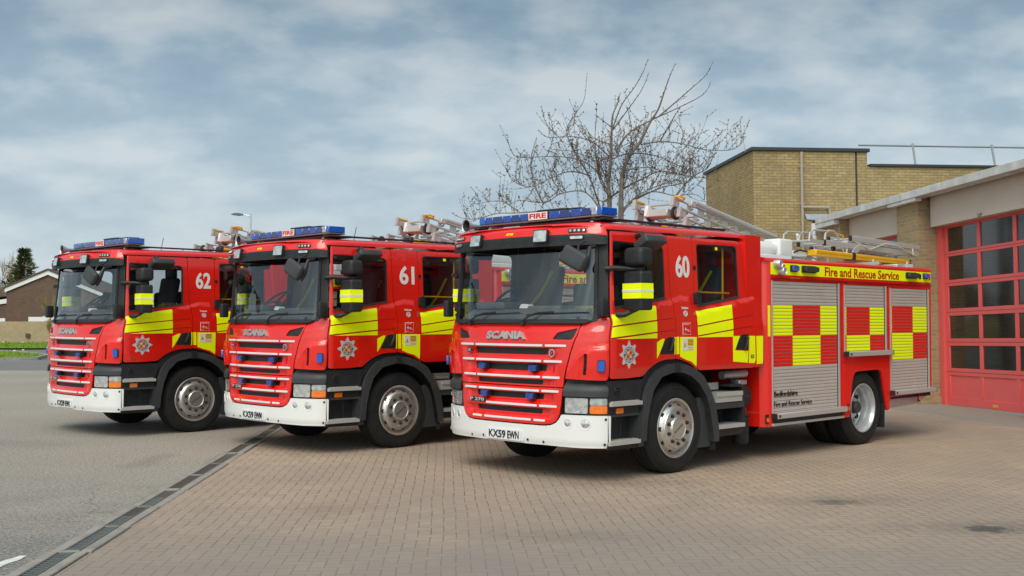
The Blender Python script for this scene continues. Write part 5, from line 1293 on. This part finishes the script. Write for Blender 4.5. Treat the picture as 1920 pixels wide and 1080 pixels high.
# local axes: x along the facade towards the viewer, y into the hall, z up
for a0, a1 in ((-4.84, -4.0), (-1.10, -.20), (3.72, 4.62), (8.5, 9.4)):
    P('brick_pillar', lambda m: (m.box(*DX(a0, a1, -.45, .3, -.25, 4.12), BRKP), m.box(*DX(a0 - .04, a1 + .04, -.49, .2, -.25, .16), BRKP)))
for a0, a1 in ((-3.998, -1.102), (-.12, 3.72), (4.62, 8.5)):
    P('fascia_panel', lambda m: m.box(*DX(a0, a1, -.22, -.04, 3.52, 4.12), PANEL))
def door(a0, npan, w0, full=True):
    pitch = 1.2; wd = .104 + npan * pitch
    fr = P('door_frame', lambda m: (m.box(*DX(a0 - .19, a0 - .012, -.06, .10, -.2, 3.62), DRED), m.box(*DX(a0 + wd + .012, a0 + wd + .17, -.06, .10, -.2, 3.62), DRED), m.box(*DX(a0 - .012, a0 + wd + .012, -.05, .10, 3.50, 3.62), DRED)))
    d = empty_part('sectional_door', stn)
    rails = [3.560, 3.472, 3.012, 2.912, 2.449, 2.326, 1.887, 1.746, 1.303, 1.162, .727, .585, .157, 0.0]
    for t_, b in zip(rails[::2], rails[1::2]): P('door_rail', lambda m: m.box(*DX(a0, a0 + wd, -.0, .045, b, t_), DRED, ch=.004), d)
    P('bottom_seal', lambda m: m.box(*DX(a0, a0 + wd, -.01, .05, -.045, -.002), ALU), d)
    for k in range(npan + 1):
        for t_, b in zip(rails[1:-1:2], rails[2::2]): P('door_stile', lambda m: m.box(*DX(a0 + k * pitch, a0 + k * pitch + .104, .001, .043, b + .0005, t_ - .0005), DRED, ch=.004), d)
    for t_, b in zip(rails[2:-2:2], rails[3:-1:2]): P('section_joint', lambda m: m.box(*DX(a0, a0 + wd, -.003, .0, (t_ + b) / 2 - .003, (t_ + b) / 2 + .003), DPIPE), d)
    for k in range(npan):
        for t_, b in zip(rails[1:-3:2], rails[2:-2:2]):
            P('window_pane', lambda m: m.add([(a0 + k * pitch + .100, .024, b - .004), (a0 + (k + 1) * pitch + .004, .024, b - .004), (a0 + (k + 1) * pitch + .004, .024, t_ + .004), (a0 + k * pitch + .100, .024, t_ + .004)], [(0, 1, 2, 3)], STG), d, fix=False)
        P('solid_panel', lambda m: m.box(*DX(a0 + k * pitch + .095, a0 + (k + 1) * pitch + .008, .018, .03, .15, .592), DRED), d)
    P('door_sign', lambda m: m.box(*DX(a0 + 2.22 - .60, a0 + 2.22 - .44, -.006, 0, .045, .092), GOLD), d)
door(0.0, 3, 0)
door(-3.85, 2, 0)
door(4.75, 3, 0)
P('bracket', lambda m: (m.box(*DX(1.72, 1.76, -.27, -.22, 3.52, 3.57), PIPE), m.box(*DX(1.67, 1.81, -.25, -.225, 3.565, 3.585), PIPE)))
P('hall_wall', lambda m: (m.box(*DX(-4.838, -4.6, .301, 13, -.3, 4.1), BRKP), m.box(*DX(-4.6, 14, 12.8, 13, -.3, 4.1), DARKIN), m.box(*DX(-4.6, 14, .3, 12.8, -.06, -.03), mat('hall_floor', (.16, .15, .14), .5))))
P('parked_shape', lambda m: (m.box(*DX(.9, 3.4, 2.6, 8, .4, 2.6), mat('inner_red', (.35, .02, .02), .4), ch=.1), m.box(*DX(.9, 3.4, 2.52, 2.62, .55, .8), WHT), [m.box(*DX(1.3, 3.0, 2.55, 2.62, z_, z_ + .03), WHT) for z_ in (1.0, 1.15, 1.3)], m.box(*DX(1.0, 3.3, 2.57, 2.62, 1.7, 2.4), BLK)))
P('roof', lambda m: (m.box(*DX(-5.0, 14, -.55, 13.1, 4.125, 4.20), BTRIM),))
def trim(m):
    a = -4.95
    while a < 13: m.box(*DX(a, a + 1.49, -.62, -.552, 4.10, 4.245), TRIM, ch=.004); a += 1.497
    m.box(*DX(-4.98, 13, -.55, -.3, 4.105, 4.124), TRIM)
    m.box(*DX(-5.06, -4.98, -.62, 8, 4.10, 4.245), TRIM)
P('roof_trim', trim)
P('soffit_piece', lambda m: m.box(*DX(-5.10, -4.0, -.60, -.46, 3.985, 4.098), TRIM)); P('soffit_piece', lambda m: m.box(*DX(-1.2, .0, -.60, -.46, 4.03, 4.098), TRIM))
# tall block
P('tall_block', lambda m: (m.box(*DX(-11.86, -7.5, -1.32, 1.50, -.3, 6.31), BRK), m.box(*DX(-11.86, -7.52, 1.50, 1.56, -.3, 6.30), DPIPE), m.box(*DX(-11.86, -7.5, 1.56, 1.84, -.3, 6.31), BRK)))
P('parapet_trim', lambda m: (m.box(*DX(-11.92, -7.44, -1.38, 1.90, 6.312, 6.40), BTRIM, ch=.005)))
P('rear_block', lambda m: (m.box(*DX(-13, -7.5, 1.841, 16, -.3, 5.92), BRK)))
P('parapet_trim', lambda m: (m.box(*DX(-13.05, -7.44, 1.91, 16, 5.922, 5.99), BTRIM, ch=.005)))
rl = empty_part('roof_railing', stn)
RAILM = mat('rail_grey', (.22, .25, .27), .5)
P('rail', lambda m: m.tube([(-9.5, 2.5, 6.86), (-9.5, 14, 6.86)], .026, RAILM, 8), rl)
for n_ in (4.13, 6.55, 8.97, 11.4): P('rail_post', lambda m: (m.tube([(-9.5, n_, 6.93), (-9.25, n_, 5.90)], .032, RAILM, 8)), rl)
P('drainpipe', lambda m: (m.tube([(-7.44, -.01, 6.28), (-7.44, -.01, .2)], .042, PIPE, 10), m.tube([(-7.42, -.01, 4.80), (-7.42, .70, 4.80), (-7.42, .74, 4.70), (-7.42, .74, 4.3)], .035, PIPE, 8), [m.box((-7.44, -.01, z_), (.03, .12, .05), PIPE) for z_ in (5.9, 4.9, 3.9, 2.9)]))
P('lead_flashing', lambda m: (m.prism([(.06, 4.62), (.12, 4.48), (.95, 4.44), (1.1, 4.52), (1.9, 4.52), (1.9, 4.72), (1.0, 4.70), (1.05, 4.63)], lambda a, b, d=0: Vector((-7.49 + d, a, b)), 0, .03, LEADM), m.box(*DX(-7.4, -5.0, .3, 2.5, 4.36, 4.44), LEADM)))
P('link_wall', lambda m: (m.box(*DX(-7.498, -4.842, .32, .6, -.3, 4.34), BRKP),))
P('gutter', lambda m: (m.box((-6.6, .20, 4.33), (.6, .34, .09), BTRIM, ch=.01), m.box((-6.2, .28, 4.2), (.2, .12, .16), TRIM), m.tube([(-6.2, .22, 4.2), (-6.2, .22, .2)], .03, DPIPE, 8)))
mast = P('camera_mast', lambda m: (m.tube([(-5.15, -.62, 4.12), (-5.15, -.62, 3.0)], .075, TRIM, 14), m.tube([(-5.15, -.62, 3.92), (-5.15, -.62, 3.84)], .09, STEEL, 14), m.tube([(-5.15, -.98, 3.60), (-5.15, -.35, 3.60)], .032, WHT, 8)))
P('security_camera', lambda m: (m.lathe([(0, .09), (.05, .085), (.065, .05), (.055, .0), (.045, -.02), (.045, -.10), (.05, -.12), (.03, -.15), (0, -.15)], (-5.15, -1.02, 3.80), (0, 0, 1), WHT, 16), m.box((-5.15, -.93, 3.61), (.08, .12, .10), WHT, ch=.02), m.tube([(-5.15, -1.02, 3.62), (-5.15, -1.02, 3.72)], .02, WHT, 6)), mast)
P('roof_aerial', lambda m: m.tube([(-7.6, -1.5, 6.3), (-7.6, -1.62, 7.0)], .012, STEEL, 5))

# ------------------------------------------------------------ bare tree behind the engines
TREE= {'A':[[2.47,3.67],[2.47,4.58],[2.45,5.12],[2.51,5.75],[2.53,6.45],[2.56,6.87],[2.68,7.16],[2.76,7.45]],'Bb':[[2.75,3.67],[2.76,4.38],[2.77,4.92],[2.82,5.45],[3.01,5.87],[3.26,6.2],[3.49,6.66],[3.72,7.03],[3.88,7.49],[4.03,7.91],[4.16,8.2]],'C':[[2.34,4.09],[2.22,4.6],[1.97,5.33],[1.68,5.87],[1.52,6.2],[1.42,6.62],[1.65,7.03],[1.89,7.45],[1.97,8.16]],'D':[[2.51,5.75],[2.18,6.08],[1.89,6.24],[1.48,6.31],[0.98,6.28],[0.78,6.35],[0.67,6.47]],'E':[[2.34,4.67],[2.88,5.04],[3.34,5.29],[3.88,5.54],[4.58,5.45],[5.16,5.45],[5.45,5.7]],'F':[[2.64,5.95],[2.93,6.37],[3.3,6.62],[3.72,6.83],[4.26,7.08],[4.75,7.33],[4.96,7.51],[5.07,7.74]],'G':[[3.72,6.83],[4.17,7.2],[4.51,7.49],[4.84,7.78],[5.01,8.1]],'H':[[2.55,5.75],[2.84,5.87],[3.26,5.91],[3.71,5.85],[4.17,5.66],[4.58,5.45],[4.83,5.21]],'I':[[3.26,6.12],[3.75,6.18],[4.29,6.12],[4.79,5.97],[5.41,5.93],[5.7,6.04],[5.85,6.26]],'J':[[2.43,4.92],[2.1,5.45],[1.68,5.68],[1.06,5.75],[0.2,5.7],[-0.01,5.83],[-0.09,6.04]],'L':[[1.97,5.33],[1.6,5.39],[1.27,5.33],[0.86,5.12],[0.44,4.92],[0.03,5.04],[-0.16,5.35]],'M':[[2.34,4.29],[1.27,4.46],[0.11,4.42],[-0.38,4.43],[-0.88,4.32],[-1.29,4.34],[-1.62,4.52]],'N':[[2.78,4.46],[3.25,4.79],[3.87,5.08],[4.41,5.21],[4.83,5.41]],'O':[[2.76,4.29],[3.05,4.71],[3.54,5.0],[4.25,5.25],[4.58,5.54]],'P':[[2.53,6.45],[2.76,7.08],[3.06,7.49],[3.26,7.83],[3.38,8.14]],'Q':[[2.56,6.49],[2.93,6.99],[3.26,7.45],[3.45,7.89]],'R':[[2.45,5.12],[2.22,5.58],[1.93,5.79],[1.52,5.95],[1.02,5.99]],'S':[[0.81,4.63],[0.69,4.79],[0.51,5.29],[0.48,5.75],[0.61,6.24]],'T':[[2.92,4.63],[3.54,4.92],[4.16,4.83],[4.66,4.87],[4.91,4.71]],'U':[[2.51,6.58],[2.18,7.12]],'V':[[2.34,4.29],[1.89,4.92],[1.27,4.92],[0.86,4.71],[0.24,4.79],[-0.05,4.71]],'W':[[2.53,6.12],[2.1,6.37],[1.89,6.78]],'X':[[3.01,5.87],[3.09,6.37],[3.3,6.78]],'Y':[[2.51,4.71],[2.22,5.12],[2.1,5.45],[2.02,6.12],[2.04,6.74]],'Z':[[3.75,6.18],[4.0,6.66],[4.11,6.87]],'a':[[4.29,6.12],[4.38,6.49],[4.21,6.83]],'b':[[4.16,4.83],[4.58,5.29],[4.99,5.54],[5.16,5.79]],'c':[[1.27,4.92],[1.02,5.37],[1.23,5.91]],'d':[[0.15,4.42],[-0.26,4.71],[-0.8,4.71]],'e':[[2.82,5.45],[3.46,5.54],[4.17,5.37],[4.83,5.58]]}
BARK = mat('grey_bark', (.13, .105, .085), .9, noise=(9, .7, (.22, .20, .18)))
TWIG = mat('brown_twig', (.085, .060, .045), .9)
BUD = mat('brown_bud', (.20, .125, .055), .85, noise=(2, .8, (.10, .06, .035)))
def smooth_pts(pts, k=5):
    out = []; n = len(pts)
    for i in range(n - 1):
        p0, p1, p2, p3 = pts[max(i - 1, 0)], pts[i], pts[i + 1], pts[min(i + 2, n - 1)]
        for j in range(k):
            t = j / k; out.append(tuple(.5 * (2 * b + (c - a) * t + (2 * a - 5 * b + 4 * c - d) * t * t + (-a + 3 * b - 3 * c + d) * t ** 3) for a, b, c, d in zip(p0, p1, p2, p3)))
    out.append(pts[-1]); return [Vector(p) for p in out]
def bare_tree():
    rng = random.Random(11); root = empty('bare_tree', (2.6, 28, 0)); tag(root, 'bare spring tree with brown buds behind the engines, beside the tall brick block', 'tree'); off = Vector((2.6, 28, 0))
    tk = MB(); tw = MB(); bd = MB()
    def bud(p, r, dr=None):
        d = (dr or Vector((rng.uniform(-1, 1), rng.uniform(-1, 1), rng.uniform(-.3, 1)))).normalized(); a = d.orthogonal().normalized(); b = d.cross(a)
        bd.add([p, p + d * r + a * r * .55, p + d * r - a * r * .28 + b * r * .5, p + d * r - a * r * .28 - b * r * .5, p + d * r * 2.4], [(0, 2, 1), (0, 3, 2), (0, 1, 3), (1, 2, 4), (2, 3, 4), (3, 1, 4)], BUD)
    def twig(p, d, L, r, lev=0):
        pts = [p]; n = max(4, int(L / .10)); c = p; dd = d.normalized()
        for i in range(n):
            dd = (dd + Vector((rng.gauss(0, .09), rng.gauss(0, .09), .07 + rng.gauss(0, .05)))).normalized(); c = c + dd * (L / n); pts.append(c)
        tw.tube(pts, [max(.004, r * (1 - .75 * i / n)) for i in range(n + 1)], TWIG, 3, False)
        for i in range(1, n + 1):
            for q in range(rng.choice((0, 1, 1, 1, 2))): bud(pts[i] + Vector((rng.uniform(-1, 1), rng.uniform(-1, 1), rng.uniform(-1, 1))) * .006, rng.uniform(.014, .028))
            if lev == 0 and rng.random() < .20:
                a = rng.uniform(0, 6.28); twig(pts[i], Vector((math.cos(a), math.sin(a), rng.uniform(.2, 1.0))), L * rng.uniform(.25, .5), r * .6, 1)
        for q in range(2): bud(pts[-1], rng.uniform(.014, .026), dd)
    for key, pl in TREE.items():
        main = key in ('A', 'Bb'); dep = rng.uniform(-1, 1) * (0 if main else 1.6)
        n = len(pl)
        pts = smooth_pts([(x, (0 if i == 0 else dep * i / (n - 1)), z) for i, (x, z) in enumerate(pl)])
        pts = [Vector((p.x - 2.6, p.y, p.z)) for p in pts]; m = len(pts)
        r0 = .085 if key == 'Bb' else (.075 if key == 'A' else .021); r1 = .005
        if key in ('C', 'E', 'F', 'N', 'O'): r0 = .028
        rs = [r0 + (r1 - r0) * (i / (m - 1)) ** .75 for i in range(m)]
        tk.tube(pts, rs, BARK, 7 if main else 5, False)
        L = sum((b - a).length for a, b in zip(pts, pts[1:])); acc = 0
        for i in range(2 if main else 3, m):
            seg = (pts[i] - pts[i - 1]).length; acc += seg
            t = i / m; d = (pts[i] - pts[i - 1]).normalized()
            cnt = rng.choice((0, 1, 1, 2, 2) if pts[i].z > 5.6 else (1, 1, 2, 2, 3))
            if rng.random() < (.25 if t > .82 else .12): cnt = 0
            if t > .74 and rng.random() < .65: cnt = 0
            if pts[i].z > 6.3: cnt = 1 if rng.random() < .14 else 0
            if pts[i].z > 7.2: cnt = 0
            for q in range(cnt):
                a = rng.uniform(0, 6.28); side_ = Vector((math.cos(a), math.sin(a) * 1.0, 0))
                dirv = (side_ * .42 + Vector((0, 0, rng.uniform(.35, 1.1))) + d * .35)
                if rng.random() < .07: dirv.z *= -.4
                twig(pts[i].lerp(pts[i - 1], rng.random()), dirv, rng.uniform(.25, 1.15) * (1 - .45 * t), .0075)
            for q in range(2):
                if rng.random() < .7: bud(pts[i].lerp(pts[i - 1], rng.random()), rng.uniform(.012, .024))
    for x_, r in ((2.55, .10), (2.72, .115)):
        tk.tube([(0, 0, 0), (x_ - 2.6, 0, 1.6), ((2.47 if x_ < 2.6 else 2.75) - 2.6, 0, 3.7)], [r * 1.35, r * 1.1, .075 if x_ < 2.6 else .085], BARK, 8, False)
    tk.build('trunk', root, fix=False); tw.build('twigs', root, fix=False); bd.build('crown', root, fix=False)
bare_tree()

# ------------------------------------------------------------ left background
def house(name, label, loc, peak, pts, wallm, depth=9):
    r = empty(name, loc); tag(r, label, 'house')
    return r
hs = empty('brick_house', (-37.5, 86, 0), R(4)); tag(hs, 'dark brown brick house with white gable boards behind the garden wall', 'house')
G = lambda a, b, d=0: Vector((a, d, b))
gab = [(-1.72, 0), (5.4, 0), (5.4, 3.65), (1.42, 5.28), (-1.72, 3.92)]
mb = MB(); mb.prism(gab, G, 0, 9, BRKD); mb.build('wall', hs)
mb = MB(); mb.prism([(-1.82, 3.80), (1.42, 5.18), (5.6, 3.47), (5.6, 3.77), (1.42, 5.50), (-1.82, 4.12)], G, -.14, -.02, WHT); mb.build('gable_board', hs)
mb = MB(); mb.prism([(-1.95, 4.08), (1.42, 5.52), (5.7, 3.78), (5.7, 3.88), (1.42, 5.66), (-1.95, 4.20)], G, -.22, 9.2, mat('roof_tile', (.12, .075, .05), .9, noise=(3, .6, (.07, .05, .04)))); mb.build('roof', hs)
h2 = empty('brick_house', (-45.6, 92, 0), R(4)); tag(h2, 'brown brick house with white sloping boards at the left edge of the photo', 'house')
mb = MB(); mb.prism([(-6, 0), (3.9, 0), (3.9, 3.1), (-6, 1.6)], G, 0, 9, BRKD); mb.build('wall', h2)
mb = MB(); mb.prism([(-6, 1.6), (4.0, 3.12), (4.0, 3.5), (-6, 1.95)], G, -.12, 0, WHT); mb.prism([(-6, 2.1), (4.1, 3.72), (4.1, 3.82), (-6, 2.2)], G, -.2, 9, MATS['roof_tile']); mb.build('roof', h2)
gw = empty('garden_wall', (-39, 80, 0)); tag(gw, 'long pale yellow brick garden wall behind the grass', 'wall')
mb = MB()
xs_ = [-30, -5.5, 1.05 - .2, 7.5, 60]
mb.box((-14.5, 0, .75), (28, .25, 1.60), BRKG); mb.box((2.4, .06, .75), (5.75, .25, 1.60), BRKG); mb.box((22, .0, .78), (33.4, .25, 1.64), BRKG); mb.build('wall', gw)
mb = MB(); mb.box((4.1, -.16, .54), (.28, .08, .30), mat('vent_cover', (.07, .05, .04), .8)); mb.build('vent', gw)
gg = empty('garage', (-35.5, 83, 0)); tag(gg, 'garage with a long white roof board above the garden wall', 'garage')
mb = MB(); mb.box((3.2, 3, .8), (7.6, 6, 1.5), BRKD); mb.build('wall', gg); mb = MB(); mb.box((3.2, -.05, 1.72), (7.8, .1, .34), WHT); mb.box((3.8, 3, 1.93), (7.0, 6, .06), LEADM); mb.build('roof', gg)
g2 = empty('garage', (-41.4, 83, 0)); tag(g2, 'garage corner with white roof board at the left edge of the photo', 'garage')
mb = MB(); mb.box((.4, 3, .8), (6, 6, 1.5), BRKD); mb.build('wall', g2); mb = MB(); mb.box((.35, -.05, 1.62), (6.2, .1, .34), WHT); mb.build('roof', g2)
mb = MB()
# evergreen
ev = empty('evergreen_tree', (-42.8, 97, 0)); tag(ev, 'dark evergreen tree rising behind the brown brick house', 'tree')
mb = MB(); mb.tube([(0, 0, 0), (0, 0, 7.6)], [.3, .04], BARK, 8); mb.build('trunk', ev)
rng = random.Random(5); mb = MB(); EVG = mat('evergreen_foliage', (.05, .08, .03), .9, spec=.1, noise=(.8, .8, (.13, .13, .05)))
for k in range(2600):
    z = 2.0 + 5.9 * rng.random() ** .8; rr = (7.95 - z) * .33 * (1 + .40 * math.sin(z * 4.1) + .3 * math.sin(z * 9)) + .15; a = rng.uniform(0, 6.28); r = rr * math.sqrt(rng.random()) * (1 + .45 * math.sin(a * 3 + z * 2.6)) + .05
    p = Vector((math.cos(a) * r, math.sin(a) * r, z - r * .12)); d = Vector((math.cos(a), math.sin(a), rng.uniform(-.1, .7))).normalized(); s_ = rng.uniform(.10, .28); b_ = d.orthogonal().normalized() * s_ * .35
    mb.add([p - b_, p + b_, p + d * s_ * 1.6], [(0, 1, 2)], EVG)
mb.build('crown', ev, fix=False)
def far_tree(x, y, h, wd, label, seed, col, n=60, name='bare_tree'):
    rng = random.Random(seed); r = empty(name, (x, y, 0)); tag(r, label, 'tree'); tk = MB(); tw = MB()
    tk.tube([(0, 0, 0), (.05, 0, h * .3), (0, 0, h * .6)], [h * .028, h * .02, h * .012], col, 6)
    def br(p, d, L, r_, lev):
        pts = [p]; c = p; dd = d.normalized()
        for i in range(5): dd = (dd + Vector((rng.gauss(0, .14), rng.gauss(0, .14), .07 + rng.gauss(0, .06)))).normalized(); c = c + dd * L / 5; pts.append(c)
        (tk if lev == 0 else tw).tube(pts, [r_ * (1 - .16 * i) for i in range(6)], col, 3, False)
        if lev < 3:
            for i in range(1, 6):
                for q in range(2 if lev < 2 else 1): br(pts[i], dd + Vector((rng.uniform(-1, 1), rng.uniform(-1, 1), rng.uniform(-.1, .9))) * .85, L * rng.uniform(.38, .6), r_ * .5, lev + 1)
    for k in range(n // 6):
        a = rng.uniform(0, 6.28); z = h * rng.uniform(.12, .58); br(Vector((0, 0, z)), Vector((math.cos(a), math.sin(a), rng.uniform(.5, 1.6))), wd * rng.uniform(.6, 1.05), h * .009, 0)
    tk.build('trunk', r, fix=False); tw.build('crown', r, fix=False)
PALE = mat('pale_branch', (.30, .215, .12), .9); GREYB = mat('grey_branch', (.22, .185, .16), .9); OLV = mat('catkin_branch', (.26, .22, .08), .9)
far_tree(-40.2, 93, 5.0, 2.0, 'small pale bare tree between the house and the evergreen', 2, PALE, 40)
far_tree(-46.5, 102, 7.2, 2.6, 'tall bare brown tree at the left edge of the photo', 8, PALE, 90)
far_tree(-45.0, 100, 6.8, 2.0, 'grey bare tree between the brown tree and the evergreen', 9, GREYB, 60)
far_tree(-32.95, 79.0, 3.7, 1.25, 'slim leafless sapling in front of the garden wall and house', 13, OLV, 26, 'sapling')
# street lamp
lp = empty('street_lamp', (-18.1, 76.5, 0)); tag(lp, 'grey street lamp with a flat head behind the fire engines', 'street lamp')
mb = MB(); mb.tube([(0, 0, 0), (0, 0, 1.5), (0, 0, 1.52), (0, 0, 9.0)], [.09, .09, .06, .055], STEEL, 10); mb.build('pole', lp)
mb = MB(); mb.tube([(0, 0, 8.86), (-.55, 0, 8.95)], .035, STEEL, 8); mb.build('arm', lp)
mb = MB(); mb.prism(rpoly([(-1.35, 8.98), (-1.30, 8.93), (-.85, 8.87), (-.5, 8.92), (-.5, 8.99), (-.8, 9.06), (-1.1, 9.06)], .03), G, -.13, .13, mat('lamp_grey', (.10, .11, .12), .5)); mb.build('lamp_head', lp)

# ------------------------------------------------------------ the three engines and their ladders
eng = build_engine()
tri, sho, rof, bea = make_triple(), make_short(), make_roof_ladder(), make_beam()
POSE = [((-.0364, 12.0015), .7677), ((-3.3034, 14.4055), .7599), ((-6.5518, 16.4085), .7729)]
NUM = [('60', 'KX59 EWN', 'nearest red fire engine numbered 60 showing its whole side'), ('61', 'KX59 EWM', 'middle red fire engine numbered 61 parked between the other two'), ('62', 'KX59 EWL', 'farthest red fire engine numbered 62 at the left end of the row')]
LAD = [(tri, (2.45, 0, 2.965), R(10.8), 'silver triple extension ladder sloping back over the cab of engine %s', 'ladder', 'triple extension ladders on the roofs'),
       (sho, (2.52, .78, 2.86), R(7), 'short silver extension ladder on the far roof side of engine %s', 'ladder', 'short extension ladders on the roofs'),
       (rof, (5.20, -.58, 2.725), R(1.2), 'silver hooked roof ladder lying above the locker roof of engine %s', 'ladder', 'hooked roof ladders'),
       (bea, (4.92, -.76, 2.575), R(.9), 'long yellow pole case under the roof ladder of engine %s', 'pole case', 'yellow pole cases')]
trees_ = []
for i in range(3):
    root = eng if i == 0 else copy_tree(eng)
    trees_.append(root)
for i, root in enumerate(trees_):
    (x, y), th = POSE[i]
    root.location = (x, y, 0); root.rotation_euler = (0, 0, th)
    number_parts(root, NUM[i][0], NUM[i][1])
    tag(root, NUM[i][2], 'fire engine', 'fire engines parked in a row')
    MW = Matrix.Translation((x, y, 0)) @ Matrix.Rotation(th, 4, 'Z')
for j, (src, loc, tilt, lab, cat, grp) in enumerate(LAD):
    copies = [src, copy_tree(src), copy_tree(src)]
    for i, o in enumerate(copies):
        (x, y), th = POSE[i]
        MW = Matrix.Translation((x, y, 0)) @ Matrix.Rotation(th, 4, 'Z') @ Matrix.Translation(loc) @ Matrix.Rotation(tilt, 4, 'Y')
        o.matrix_world = MW
        tag(o, lab % NUM[i][0], cat, grp)
